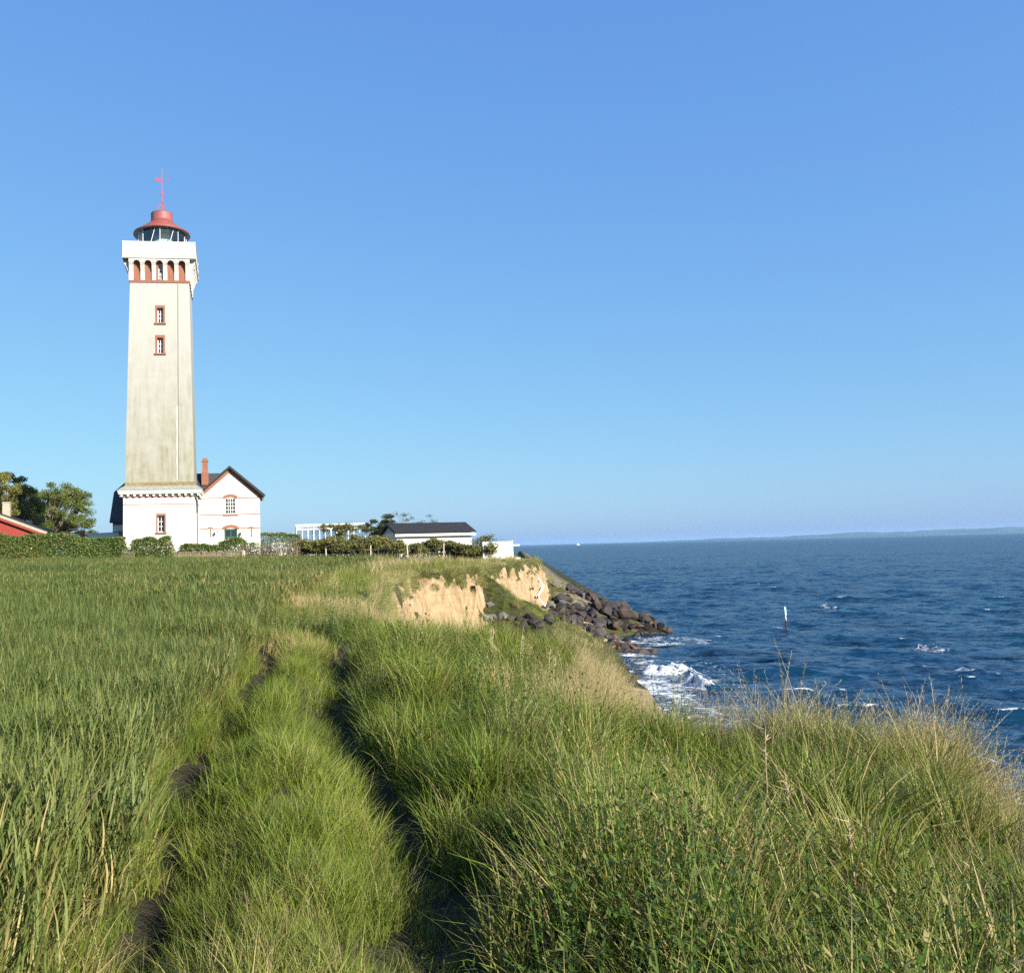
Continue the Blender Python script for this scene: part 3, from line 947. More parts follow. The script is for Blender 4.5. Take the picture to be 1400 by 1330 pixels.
    dry = np.where(c['slump'] > np.maximum(c['zc'], c['zt']) - .05, .22 + .5 * sstep(0, .4, patch), dry)
    dry = np.where((y > 22) & (d < -.4) & (d > -6), .22 + .45 * sstep(-.2, .45, patch + .4 * clump), dry)
    F1, cid, cox, coy = worley(x / .52 + .25 * patch, y / .52, 3)
    dome = 1 - np.clip(F1 / .75, 0, 1) ** 2
    hm = (.50 + .82 * dome) * (.95 + .45 * clump + .18 * patch) * (.8 + .4 * cid)
    tone = tone + .7 * (cid - .5)
    dry = dry + .17 * (cid > .72) * (RNG.random(n) < .7)
    tx = np.where((y < 16) & (d < -.25), .25 * tx, tx) + cox * .26 * (y < 30); ty = np.where((y < 16) & (d < -.25), .25 * ty, ty) + coy * .26 * (y < 30)
    thin = RNG.random(n) < (.30 + .95 * dome)
    g &= thin | (y > 30)
    strip &= g
    rimk = 1 - .42 * sstep(-1.0, -.1, d) * (1 - .8 * np.exp(-((x - 2.45) / .55) ** 2 - ((y - 7.6) / .7) ** 2)) - .2 * sstep(.0, .8, d)
    rimk = np.where((y > 22) & (d > -1.6), .42, rimk) * np.where(y > 57, .6, 1)
    hm = hm * (1 - .2 * (1 - sstep(3, 6, y)))
    hm = hm * rimk * np.where((y > 12.3) & (y < 27) & (x < -1.3), .62, 1)
    onright = x > np.interp(y, PATH[::-1, 1][::-1], PATH[::-1, 0][::-1])
    hm = hm * np.where(onright, 1 - .15 * np.exp(-((dp - .3) / .3) ** 2), 1 - .35 * np.exp(-(np.minimum(dp, dr) / .5) ** 2))
    k = strip
    add('verge' if r1 < 20 else 'far', x[k], y[k], z[k], hm[k] * RNG.uniform(.85, 1.2, k.sum()), (dry[k] - .02) * .9, tone[k] + .25, wx[k] + tx[k], wy[k] + ty[k])
    k2 = strip & (rnd < .10)
    add('meadow' if r1 < 20 else 'far', x[k2], y[k2], z[k2], .6 * RNG.uniform(.8, 1.2, k2.sum()), dry[k2], tone[k2], wx[k2], wy[k2])
    rest = g & ~strip
    weedy = sstep(.16, .32, fbm(x * .55 + 7, y * .55, o=3, s=111)) * (r1 < 60)
    weedy = np.where((d > -1.5) & (y < 11) & (y > 8.0), .6, weedy)
    weedy = np.where(c['slump'] > np.maximum(c['zc'], c['zt']) - .05, .35 * sstep(-.2, .3, patch), weedy)
    weedy = np.where((dry > .5), weedy * .2, weedy)
    isweed = rest & (rnd < weedy * .36) & (y > 2.6)
    isstraw = rest & ~isweed & (np.hypot(x, y) > 4.6) & (RNG.random(n) < sstep(.40, .8, dry)) & (edge > .2)
    ismead = rest & ~isweed & ~isstraw
    a = ('weed', 'straw', 'meadow') if near or r1 < 30 else ('weed', 'farstraw', 'far')
    add(a[0], x[isweed], y[isweed], z[isweed], RNG.uniform(.7, 1.15, isweed.sum()) * (1.0 if near else 1.2), dry[isweed] * .3, tone[isweed], wx[isweed] + tx[isweed], wy[isweed] + ty[isweed])
    add(a[1], x[isstraw], y[isstraw], z[isstraw], hm[isstraw] * RNG.uniform(.85, 1.2, isstraw.sum()), dry[isstraw] + .1, tone[isstraw], 2.0 * wx[isstraw] + 1.5 * tx[isstraw], 1.6 * wy[isstraw] + 1.3 * ty[isstraw])
    add(a[2], x[ismead], y[ismead], z[ismead], hm[ismead] * RNG.uniform(.85, 1.2, ismead.sum()), dry[ismead] * .8, tone[ismead], wx[ismead] + tx[ismead], wy[ismead] + ty[ismead])
    if near or r1 < 30:
        crown_ = (d > -1.2) & (y > 6.2) & (y < 9) & (x > 1.2)
        sd = rest & (RNG.random(n) < (.024 * sstep(4, 7, y) + .30 * crown_ + .12 * sstep(.1, .55, fbm(x * .7, y * .7, o=2, s=112)) + .12 * sstep(-1.0, -.2, d)) * (1.0 if near else .4)) & (edge > .25) & (np.hypot(x, y) > 3.6) & (dp > .8)
        add('seed', x[sd], y[sd], z[sd], RNG.uniform(.6, .95, sd.sum()) * np.clip(.55 + .4 * hm[sd], .5, 1.1), np.full(sd.sum(), .85), tone[sd], wx[sd] * 2 + .12, wy[sd] * 2)


def overhang():
    t = np.linspace(0, 1, 40)
    xs, ys = [], []
    for a, b in zip(RIM[:-1], RIM[1:]):
        if a[1] > 71 or b[1] < 20: continue
        L = np.hypot(*(b - a)); k = int(L * 34); u = RNG.random(k)
        xs.append(a[0] + (b[0] - a[0]) * u + RNG.normal(0, .16, k)); ys.append(a[1] + (b[1] - a[1]) * u + RNG.normal(0, .16, k))
    x, y = np.concatenate(xs), np.concatenate(ys)
    c = cover(x, y); k = (c['d'] > -.5) & (c['d'] < .28)
    x, y, d, zp, z = x[k], y[k], c['d'][k], c['zp'][k], c['z'][k]
    e = .15
    gx_ = (rim_d(x + e, y) - rim_d(x - e, y)); gy_ = (rim_d(x, y + e) - rim_d(x, y - e)); gl_ = np.hypot(gx_, gy_) + 1e-6
    amt = np.clip(.55 + 1.9 * (d + .3) + RNG.normal(0, .25, len(x)), .2, 2.1)
    zz = np.maximum(z, zp - .35 - 1.2 * np.maximum(d, 0))
    drop = fbm(x * .8, y * .8, o=2, s=151)
    kk = RNG.random(len(x)) < (.55 + .6 * drop) * np.where((y > 24) & (y < 41.5), .22, np.where(y > 51, .22, .7))
    for key, m_ in (('far', kk & (RNG.random(len(x)) < .6)), ('farstraw', kk & (RNG.random(len(x)) < .5))):
        add(key, x[m_], y[m_], zz[m_], RNG.uniform(.6, 1.15, m_.sum()) * (.8 + .4 * drop[m_]), np.full(m_.sum(), .35), RNG.random(m_.sum()), gx_[m_] / gl_[m_] * amt[m_], gy_[m_] / gl_[m_] * amt[m_])


overhang()
sow(.9, 4.2, 135, True)
sow(4.2, 8, 115, True)
sow(8, 13, 85, True)
sow(13, 20, 50, True)
sow(20, 30, 22, False)
sow(30, 44, 12, False)
sow(44, 68, 11, False)
X_FAN = fan
fan = lambda r0, r1, dens: X_FAN(r0, r1, dens, -3, 9)
sow(68, 112, 7, False)
fan = X_FAN

INFO = {
    'meadow': ('meadow_grass', 'tall green meadow grass on the bank between the path and the cliff rim', 'grass'),
    'verge': ('verge_grass', 'short bright green grass on the strip between the two wheel ruts', 'grass'),
    'straw': ('dry_grass', 'bleached straw coloured grass along the cliff rim', 'grass'),
    'seed': ('flowering_grass', 'nodding pale grass seed heads standing above the meadow', 'grass'),
    'far': ('rough_grass', 'rough green grass along the far cliff top and slumped ground', 'grass'),
    'farstraw': ('sunbleached_grass', 'sun bleached grass on the far cliff top before the fences', 'grass'),
    'wheat': ('wheat_crop', 'blue green wheat with yellowing lower leaves in the near field', 'wheat'),
    'farwheat': ('distant_wheat_crop', 'smooth green wheat of the field stretching to the hedges', 'wheat'),
    'weed': ('leafy_weeds', 'dark green nettle like weeds growing among the grass', 'weeds'),
}
for key, lst in ACC.items():
    P, E, S, D, T = (np.concatenate([q[i] for q in lst]) for i in range(5))
    print('SOW', key, len(P))
    gn_scatter(INFO[key][0], P, E, S, D, T, key, INFO[key][1], INFO[key][2])
# ------------------------------------------------------------------ building materials


def plaster(name, col, stain, amt, courses=True, low=None):
    m = NT(name)
    v = m.coords('Object')
    n1 = m.noise(v, 1.1, 5, .6); n2 = m.noise(m.coords('Object', (2.2, 2.2, .22)), 1.6, 5, .6); n3 = m.noise(v, 30, 3, .6)
    f = m.math('MULTIPLY', m.math('MULTIPLY', m.ramp(n1, [(.25, .25), (.75, 1.0)]), m.ramp(n2, [(.3, .3), (.7, 1.0)])), amt)
    if low:                                        # algae stain that thickens down the shaft
        zc = m.n('ShaderNodeSeparateXYZ', Vector=v).outputs[2]
        g = m.math('SUBTRACT', 1.0, m.math('DIVIDE', m.math('SUBTRACT', zc, low[0]), low[1] - low[0]), clamp=True)
        f = m.math('MULTIPLY', f, m.math('ADD', .22, m.math('MULTIPLY', m.math('POWER', g, .8), 1.5)))
        f = m.math('ADD', f, m.math('MULTIPLY', m.math('POWER', g, 1.6), .30), clamp=True)
    c = m.mix(f, col, stain)
    c = m.mix(m.math('MULTIPLY', m.ramp(n3, [(.5, 0.0), (.75, 1.0)]), .18), c, tuple(x * .7 for x in stain))
    sep = m.n('ShaderNodeSeparateXYZ', Vector=v)
    uv = m.n('ShaderNodeCombineXYZ', X=m.math('ADD', sep.outputs[0], sep.outputs[1]), Y=sep.outputs[2])
    br = m.n('ShaderNodeTexBrick', Vector=uv.outputs[0], Scale=1.0, Mortar_Size=.012, Brick_Width=.24, Row_Height=.078)
    h = m.math('ADD', m.math('MULTIPLY', br.outputs['Fac'], -.5), m.math('MULTIPLY', n3, .6))
    if courses: c = m.mix(m.math('MULTIPLY', br.outputs['Fac'], .16), c, tuple(x * .55 for x in stain))
    return m.done(m.bsdf(c, .85, .2, m.bump(h, .35, .012)))


def brick(name, a, b, mortar):
    m = NT(name)
    v = m.coords('Object')
    sep = m.n('ShaderNodeSeparateXYZ', Vector=v)
    uv = m.n('ShaderNodeCombineXYZ', X=m.math('ADD', sep.outputs[0], sep.outputs[1]), Y=sep.outputs[2])
    br = m.n('ShaderNodeTexBrick', Vector=uv.outputs[0], Scale=1.0, Mortar_Size=.010, Brick_Width=.24, Row_Height=.078)
    br.inputs['Color1'].default_value = (*a, 1); br.inputs['Color2'].default_value = (*b, 1); br.inputs['Mortar'].default_value = (*mortar, 1)
    c = m.mix(m.math('MULTIPLY', m.noise(v, 3, 4), .35), br.outputs['Color'], tuple(x * .6 for x in a))
    return m.done(m.bsdf(c, .85, .2, m.bump(br.outputs['Fac'], -.3, .01)))


M['white_wall'] = plaster('white_wall', (.64, .635, .61), (.44, .41, .35), .40)
M['shaft_wall'] = plaster('shaft_wall', (.37, .372, .36), (.20, .19, .125), .62, low=(5.8, 21))
M['gallery_wall'] = plaster('gallery_wall', (.56, .555, .53), (.34, .315, .265), .55, courses=False)
M['brick'] = brick('red_brick', (.27, .088, .048), (.21, .066, .040), (.27, .19, .15))
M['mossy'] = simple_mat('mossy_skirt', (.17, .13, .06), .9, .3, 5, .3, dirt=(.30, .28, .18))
M['slate_top'] = simple_mat('weathered_ledge', (.22, .23, .21), .8, .2, 4, .3)
M['red_paint'] = simple_mat('red_roof_paint', (.215, .055, .042), .5, .16, 2.5, .1, dirt=(.28, .09, .07), dirt_amt=.5)
M['pink_paint'] = simple_mat('faded_red_paint', (.25, .085, .085), .5, .12, 2.5, .1)
M['mast_paint'] = simple_mat('mast_red_paint', (.38, .055, .075), .5, .1, 3, .05)
M['white_paint'] = simple_mat('white_paint', (.70, .70, .68), .5, .05, 6, .08)
M['grey_paint'] = simple_mat('grey_panel_paint', (.34, .37, .39), .5, .08, 3, .08)
M['dark_metal'] = simple_mat('dark_metal', (.05, .05, .05), .5, .2, 6, .1)
M['wood_post'] = simple_mat('weathered_wood', (.42, .37, .28), .9, .25, 9, .4, stretch=(1, 1, .15))
M['paling'] = simple_mat('split_paling_wood', (.30, .245, .165), .9, .3, 12, .4, stretch=(1, 1, .12))
M['white_wood'] = simple_mat('white_painted_boards', (.50, .50, .475), .6, .06, 9, .15, stretch=(1, 1, .15), dirt=(.60, .56, .46), dirt_amt=.25)
M['red_board'] = simple_mat('red_painted_boards', (.22, .034, .024), .7, .15, 9, .2, stretch=(1, 1, .12))
M['pale_chimney'] = simple_mat('pale_render', (.32, .29, .225), .9, .14, 6, .3)


def slate(name, a, b):
    m = NT(name)
    v = m.coords('Object')
    sep = m.n('ShaderNodeSeparateXYZ', Vector=v)
    uv = m.n('ShaderNodeCombineXYZ', X=m.math('ADD', sep.outputs[0], m.math('MULTIPLY', sep.outputs[1], .4)), Y=m.math('ADD', sep.outputs[2], m.math('MULTIPLY', sep.outputs[1], .3)))
    br = m.n('ShaderNodeTexBrick', Vector=uv.outputs[0], Scale=1.0, Mortar_Size=.012, Brick_Width=.32, Row_Height=.2)
    br.inputs['Color1'].default_value = (*a, 1); br.inputs['Color2'].default_value = (*b, 1); br.inputs['Mortar'].default_value = (a[0] * .5, a[1] * .5, a[2] * .5, 1)
    c = m.mix(m.math('MULTIPLY', m.noise(v, 1.4, 4), .4), br.outputs['Color'], (.06, .065, .06))
    return m.done(m.bsdf(c, .6, .35, m.bump(br.outputs['Fac'], -.4, .015)))


M['slate'] = slate('slate_roof', (.030, .034, .042), (.045, .05, .06))
M['felt'] = simple_mat('black_roof_felt', (.020, .020, .022), .75, .25, 4, .2)

m = NT('window_glass')
g = m.n('ShaderNodeBsdfPrincipled', Roughness=.04)
g.inputs['Base Color'].default_value = (.012, .016, .022, 1); g.inputs['Specular IOR Level'].default_value = .6
M['glass'] = m.done(g.outputs[0])
m = NT('clear_glass')
g = m.n('ShaderNodeBsdfGlossy', Roughness=.03); g.inputs['Color'].default_value = (.9, .95, 1, 1)
t = m.n('ShaderNodeBsdfTransparent'); t.inputs['Color'].default_value = (.80, .87, .90, 1)
lw = m.n('ShaderNodeLayerWeight', Blend=.35)
mx = m.n('ShaderNodeMixShader', i0=m.math('ADD', .08, m.math('MULTIPLY', lw.outputs['Fresnel'], .8), clamp=True), i1=t.outputs[0], i2=g.outputs[0])
M['clear_glass'] = m.done(mx.outputs[0])
m = NT('green_door')
M['green_paint'] = simple_mat('green_door_paint', (.02, .11, .075), .45, .1, 4, .05)

# ------------------------------------------------------------------ windows


def window(parent, x0, x1, z0, z1, ly, cols, rows, bar=.035, frame=.07, name='window', glass='glass', split=None, frame_mat='white_paint'):
    """white framed window standing in an opening; its pane is a child"""
    f = MB()
    f.box(x0, x0 + frame, ly - .03, ly + .05, z0, z1); f.box(x1 - frame, x1, ly - .03, ly + .05, z0, z1)
    f.box(x0 + frame, x1 - frame, ly - .03, ly + .05, z0, z0 + frame); f.box(x0 + frame, x1 - frame, ly - .03, ly + .05, z1 - frame, z1)
    ix0, ix1, iz0, iz1 = x0 + frame, x1 - frame, z0 + frame, z1 - frame
    for c in range(1, cols):
        w = bar * (2.0 if split and c == split else 1)
        cx = ix0 + (ix1 - ix0) * c / cols
        f.box(cx - w / 2, cx + w / 2, ly - .02, ly + .03, iz0, iz1)
    for r in range(1, rows):
        cz = iz0 + (iz1 - iz0) * r / rows
        f.box(ix0, ix1, ly - .018, ly + .028, cz - bar / 2, cz + bar / 2)
    fo = f.build(name, M[frame_mat], parent, fix=False)
    MB().box(ix0 - .01, ix1 + .01, ly + .005, ly + .015, iz0 - .01, iz1 + .01).build('pane', M[glass], fo)
    return fo


def surround(parent_obj, x0, x1, z0, z1, ly, b, depth, sill=True, name='brick_surround'):
    """brick lining round an opening, 2 cm proud of the wall, with a projecting sill"""
    f = MB()
    y0, y1 = ly - .02, ly + depth
    f.box(x0 - b, x0 + .012, y0, y1, z0, z1); f.box(x1 - .012, x1 + b, y0, y1, z0, z1)
    f.box(x0 - b, x1 + b, y0 - .004, y1, z1, z1 + b * 1.8)
    f.build(name, M['brick'], parent_obj, fix=False)
    if sill:
        MB().box(x0 - b * 1.6, x1 + b * 1.6, ly - .12, y1, z0 - .14, z0).build('sill', M['brick'], parent_obj, fix=False)


# ------------------------------------------------------------------ the lighthouse
ax_ = at(222.5, 750, 66.6)
LRZ = R(19)
LZ = 6.05
LF = Frame((ax_.x, ax_.y, LZ), LRZ)
lh = empty('lighthouse', (ax_.x, ax_.y, LZ), LRZ, 'tall square white lighthouse tower with red lantern roof, stained grey green down its shaft', 'lighthouse')
HB, H0, H1, HP = 2.95, 2.78, 2.45, 3.0
zb1 = LF.z(221, 678.0, -HB); zc0 = LF.z(221, 675, -3.2); zc1 = LF.z(221, 669.5, -3.4); zl = LF.z(221, 666, -3.0); zs0 = LF.z(221, 660, -H0)
zs1 = LF.z(221, 386.5, -H1); zn0 = LF.z(221, 384.5, -H1); zn1 = LF.z(221, 353.3, -HP); zp1 = LF.z(221, 331.8, -HP)
XB = .06
# base block, with a window opening
wx0, wx1 = LF.x(215.2, 715, -HB), LF.x(225.2, 715, -HB); wz0, wz1 = LF.z(220, 727.5, -HB), LF.z(220, 705, -HB)


def front(ly, dx=0):
    return lambda x, z, inset: (x + dx, ly + inset, z)


b = MB()
b.wall_holes(front(-HB), -HB + XB, HB + XB, -.6, zb1, [(wx0, wx1, wz0, wz1)], .45)
b.poly([(HB + XB, -HB, -.6), (HB + XB, HB, -.6), (HB + XB, HB, zb1), (HB + XB, -HB, zb1)])
b.poly([(-HB + XB, HB, -.6), (-HB + XB, -HB, -.6), (-HB + XB, -HB, zb1), (-HB + XB, HB, zb1)])
b.poly([(HB + XB, HB, -.6), (-HB + XB, HB, -.6), (-HB + XB, HB, zb1), (HB + XB, HB, zb1)])
b.build('base_block', M['white_wall'], lh)
w = window(lh, wx0, wx1, wz0, wz1, -HB + .26, 2, 3)
surround(w, wx0, wx1, wz0, wz1, -HB, .10, .40)
MB().frustum(XB, 0, HB + .035, HB + .035, zb1 - .10, zb1).build('brick_course', M['brick'], lh)
zst = LF.z(221, 689, -HB)
f = MB(); f.frustum(XB, 0, HB + .012, HB + .012, zst - .045, zst + .02); f.build('string_course', M['brick'], lh)
MB().frustum(XB, 0, HB + .02, HB + .02, zb1, zc0 + .02).build('frieze', M['white_wall'], lh)
dn = MB()
zd0, zd1 = zb1 + .005, zc0
for k in range(13):
    u = -HB - .1 + (2 * HB + .2) * k / 12
    for (sx_, sy_) in ((0, -1), (1, 0), (-1, 0)):
        dn = MB()
        if sx_ == 0: dn.box(XB + u - .09, XB + u + .09, -HB - .26, -HB - .02, zd0 - .02, zd1)
        else: dn.box(XB + sx_ * (HB + .02) - (0 if sx_ > 0 else .24), XB + sx_ * (HB + .02) + (.24 if sx_ > 0 else 0), u - .09, u + .09, zd0 - .02, zd1)
        dn.build('dentil', M['white_wall'], lh, fix=False)
c = MB(); c.frustum(XB, 0, HB + .34, HB + .44, zc0, zc1); c.build('cornice', M['white_wall'], lh, bevel=.02)
c = MB(); c.frustum(XB, 0, HB + .47, H0 + .18, zc1, zl + .12); c.build('cornice_ledge', M['slate_top'], lh)
c = MB(); c.frustum(.04, 0, H0 + .12, H0 + .01, zl - .03, zs0 + .06); c.build('shaft_skirt', M['mossy'], lh)
# the shaft, tapering, with two windows one over the other
s1 = (LF.x(214.8, 435, -2.5), LF.x(223.4, 435, -2.5), LF.z(220, 441.5, -2.5), LF.z(220, 421.5, -2.5))
s2 = (LF.x(214.8, 475, -2.55), LF.x(223.4, 475, -2.55), LF.z(220, 483, -2.55), LF.z(220, 462, -2.55))


def hw_at(z): return H0 + (H1 - H0) * (z - zs0) / (zs1 - zs0)


def shaft_face(x, z, inset):
    k = hw_at(z)
    return (x / H0 * k if abs(abs(x) - H0) < 1e-6 else x, -k + inset, z)


b = MB()
b.wall_holes(shaft_face, -H0, H0, zs0, zs1, [s1, s2], .5)
for (p, q) in (((1, -1), (1, 1)), ((1, 1), (-1, 1)), ((-1, 1), (-1, -1))):
    b.poly([(p[0] * H0, p[1] * H0, zs0), (q[0] * H0, q[1] * H0, zs0), (q[0] * H1, q[1] * H1, zs1), (p[0] * H1, p[1] * H1, zs1)])
b.build('shaft', M['shaft_wall'], lh)
for s in (s1, s2):
    w = window(lh, *s, -hw_at(s[2]) + .30, 2, 3, bar=.05, frame=.10)
    surround(w, *s, -hw_at((s[2] + s[3]) / 2) - .01, .13, .45)
M['fresh'] = simple_mat('fresh_whitewash', (.42, .42, .40), .85, .05, 4, .1)
# lightning conductor and its whitewashed repair strip, downpipe
xk = LF.x(243.6, 520, -2.6)
zk = np.linspace(zs0 + .3, zs1 - .1, 12)
MB().tube([(xk, -hw_at(z) - .02, z) for z in zk], .018, 5).build('lightning_conductor', M['dark_metal'], lh)
z_hi = LF.z(243, 555, -2.7)
st = MB()
for k in range(10):
    za, zb_ = zs0 + .25 + (z_hi - zs0 - .25) * k / 10, zs0 + .25 + (z_hi - zs0 - .25) * (k + 1) / 10
    wa = .03 + .06 * random.random()
    st.poly([(xk - .1 - wa, -hw_at(za) - .006, za), (xk - .02, -hw_at(za) - .006, za), (xk - .02, -hw_at(zb_) - .006, zb_), (xk - .1 - wa * .9, -hw_at(zb_) - .006, zb_)])
st.build('repair_strip', M['fresh'], lh)
MB().tube([(HB - .15 + XB, -HB - .1, zb1 - .02), (HB + .02 + XB, -HB - .12, zb1 - .5), (HB + .02 + XB, -HB - .1, zb1 - 1.4)], .045, 8).build('downpipe', M['dark_metal'], lh)
q = MB(); q.box(HB + XB - .05, HB + XB + .03, -HB - .03, -HB + .2, -.5, LF.z(270, 701, -HB)); q.build('corner_brickwork', M['brick'], lh)
# gallery: brick band and core, consoles, arcade, parapet
MB().frustum(0, 0, H1 + .06, H1 + .06, zs1 - .02, zn0 + .03).build('brick_band', M['brick'], lh)
nw0, nw1 = LF.x(216.4, 372, -H1), LF.x(223.2, 372, -H1); nz0, nz1 = LF.z(220, 382.0, -H1), LF.z(220, 361, -H1)
b = MB(); b.wall_holes(front(-H1), -H1, H1, zn0 + .03, zn1, [(nw0, nw1, nz0, nz1)], .35)
for (p, q) in (((1, -1), (1, 1)), ((1, 1), (-1, 1)), ((-1, 1), (-1, -1))):
    b.poly([(p[0] * H1, p[1] * H1, zn0), (q[0] * H1, q[1] * H1, zn0), (q[0] * H1, q[1] * H1, zn1), (p[0] * H1, p[1] * H1, zn1)])
b.build('gallery_core', M['brick'], lh)
w = window(lh, nw0, nw1, nz0, nz1, -H1 + .16, 2, 3, bar=.04, frame=.07)
OV = HP - H1
bays = 5
pw = .34
pitch = (2 * H1 + .1 - pw) / bays
zcon = zn1 - .40
for side in range(4):
    cs, sn = [(1, 0), (0, 1), (-1, 0), (0, -1)][side]

    def rot(x, y, z): return (x * cs - y * sn, x * sn + y * cs, z)
    if side == 2: continue
    for k in range(bays + 1):
        cx = -H1 - .05 + pw / 2 + pitch * k
        wdt = pw if 0 < k < bays else pw * 1.05
        prof = [(-H1 + .01, zn0 + .03), (-H1 - .10, zn0 + .03), (-H1 - .14, zn0 + .75), (-H1 - OV * .62, zcon - .15), (-H1 - OV * .92, zcon + .12), (-H1 - OV * .92, zn1), (-H1 + .01, zn1)]
        lo = [rot(cx - wdt / 2, y, z) for (y, z) in prof]; hi = [rot(cx + wdt / 2, y, z) for (y, z) in prof]
        MB().prism(lo, hi).build('console', M['gallery_wall'], lh)
    for k in range(bays):
        ar = MB()
        xa = -H1 - .05 + pw + pitch * k; xb = xa + pitch - pw; r_ = (xb - xa) / 2; xm = (xa + xb) / 2
        pts = [(xm - r_ * math.cos(math.pi * i / 10), zn1 - .12 - r_ + r_ * .98 * math.sin(math.pi * i / 10)) for i in range(11)]
        for (p, q) in zip(pts[:-1], pts[1:]):
            ya, yb = -H1 - OV * .90, -H1 - OV * .35
            lo = [rot(p[0], ya, p[1]), rot(q[0], ya, q[1]), rot(q[0], ya, zn1), rot(p[0], ya, zn1)]
            hi = [rot(p[0], yb, p[1]), rot(q[0], yb, q[1]), rot(q[0], yb, zn1), rot(p[0], yb, zn1)]
            ar.prism(lo, hi)
        ar.build('arch', M['gallery_wall'], lh, fix=False)
fl = MB(); fl.frustum(0, 0, HP + .04, HP + .04, zn1, zn1 + .16); fl.build('gallery_floor', M['gallery_wall'], lh, bevel=.015)
pr = MB()
for side in range(4):
    cs, sn = [(1, 0), (0, 1), (-1, 0), (0, -1)][side]
    e = .0 if side % 2 == 0 else .18

    def rot(x, y, z): return (x * cs - y * sn, x * sn + y * cs, z)
    lo = [rot(-HP + e, -HP, zn1 + .16), rot(HP - e, -HP, zn1 + .16), rot(HP - e, -HP + .18, zn1 + .16), rot(-HP + e, -HP + .18, zn1 + .16)]
    pr.prism(lo, [(x, y, zp1) for (x, y, z) in lo])
pr.build('parapet', M['white_wall'], lh, fix=False)
cp_ = MB()
for side in range(4):
    cs, sn = [(1, 0), (0, 1), (-1, 0), (0, -1)][side]
    e = .0 if side % 2 == 0 else .26

    def rot(x, y, z): return (x * cs - y * sn, x * sn + y * cs, z)
    lo = [rot(-HP - .04 + e, -HP - .04, zp1), rot(HP + .04 - e, -HP - .04, zp1), rot(HP + .04 - e, -HP + .22, zp1), rot(-HP - .04 + e, -HP + .22, zp1)]
    cp_.prism(lo, [(x, y, zp1 + .07) for (x, y, z) in lo])
cp_.build('parapet_coping', M['white_wall'], lh, fix=False)
jt = MB()
for u in (-.76, -.13, .16, .72):
    jt.box(u * HP - .02, u * HP + .02, -HP - .008, -HP + .01, zn1 + .3, zp1 - .02)
jt.box(-HP + .1, HP - .1, -HP - .006, -HP + .01, zn1 + .42, zn1 + .46)
jt.build('parapet_joints', simple_mat('joint_grime', (.22, .20, .17), .9), lh, fix=False)
for k, (zz, yy) in enumerate(((zn1 - .2, -2.0), (zn1 - .75, -1.7), (zn1 - 1.2, -1.3))):
    br_ = MB()
    br_.tube([(H1 + .3, yy, zz), (HP + .2, yy - .2, zz + .02)], .02, 6)
    br_.tube([(HP + .2, yy - .2, zz - .1), (HP + .2, yy - .2, zz + .12)], .03, 6)
    br_.build('antenna_bracket', M['grey_paint'], lh, fix=False)
# lantern
LR = 2.08
zr0 = LF.z(221, 322, 0); zr1 = LF.z(221, 300, 0) - .34; zd_ = LF.z(221, 289.0, 0) - .30
RR_ = 2.46
MB().lathe([(LR - .02, zn1 + .3), (LR - .02, zp1 + .15), (LR + .05, zp1 + .15), (LR + .05, zp1 + .32), (LR - .1, zp1 + .32)], 48).build('lantern_base', M['grey_paint'], lh, smooth=False)
zg0, zg1 = zp1 + .32, zr0 + .02
A0, A1 = R(180 - 18), R(180 + 62)              # blind panels on the landward side
npan = 16
gl = MB(); bl = MB(); mu = MB()
for k in range(npan):
    a0 = 2 * math.pi * k / npan; a1 = 2 * math.pi * (k + 1) / npan
    p, q = (LR * math.cos(a0), LR * math.sin(a0)), (LR * math.cos(a1), LR * math.sin(a1))
    am = (a0 + a1) / 2
    tgt = bl if math.pi * .55 < am < math.pi * 1.30 else gl
    tgt.poly([(p[0], p[1], zg0), (q[0], q[1], zg0), (q[0], q[1], zg1), (p[0], p[1], zg1)])
    pe = ((LR + .015) * math.cos(a0), (LR + .015) * math.sin(a0)); qe = ((LR + .015) * math.cos(a1), (LR + .015) * math.sin(a1))
    if math.pi * .5 < am < math.pi * 1.3:
        mu = MB(); mu.tube([(pe[0], pe[1], zg0), (pe[0], pe[1], zg1)], .035, 5); mu.build('glazing_bar', M['white_paint'], lh, fix=False)
    else:
        mu = MB(); mu.tube([(pe[0], pe[1], zg0), (pe[0] * .5 + qe[0] * .5 if k % 2 else pe[0], pe[1] * .5 + qe[1] * .5 if k % 2 else pe[1], zg1)], .026, 5); mu.build('glazing_bar', M['white_paint'], lh, fix=False)
gl.build('lantern_glass', M['clear_glass'], lh); bl.build('lantern_panel', M['grey_paint'], lh)
M['lens'] = (lambda m: m.done(m.bsdf((.55, .60, .62), .12, .8, m.bump(m.n('ShaderNodeTexWave', Vector=m.coords('Object'), Scale=2.6, _bands_direction='Z').outputs['Fac'], .8, .05))))(NT('lens_glass'))
MB().lathe([(.45, zg0), (.95, zg0 + .1), (1.1, (zg0 + zg1) / 2), (.95, zg1 - .15), (.25, zg1 - .05)], 32, close=True).build('lamp_lens', M['lens'], lh, smooth=True)
MB().lathe([(1.2, zg0 - .02), (1.2, zg0 + .02)], 24, close=True).build('lamp_table', M['dark_metal'], lh)
MB().lathe([(RR_ - .03, zr0 - .07), (RR_, zr0 - .03), (RR_ - .02, zr0 + .05), (1.75, zr0 + .05 + (zr1 - zr0) * .40), (1.25, zr0 + .05 + (zr1 - zr0) * .74), (.96, zr1 + .02), (.0, zr1 + .05)], 64).build('lantern_roof', M['red_paint'], lh, smooth=True)
MB().lathe([(RR_ - .03, zr0 - .07), (LR - .05, zr0 + .03), (.1, zr0 + .04)], 64).build('lantern_soffit', M['grey_paint'], lh, smooth=True)
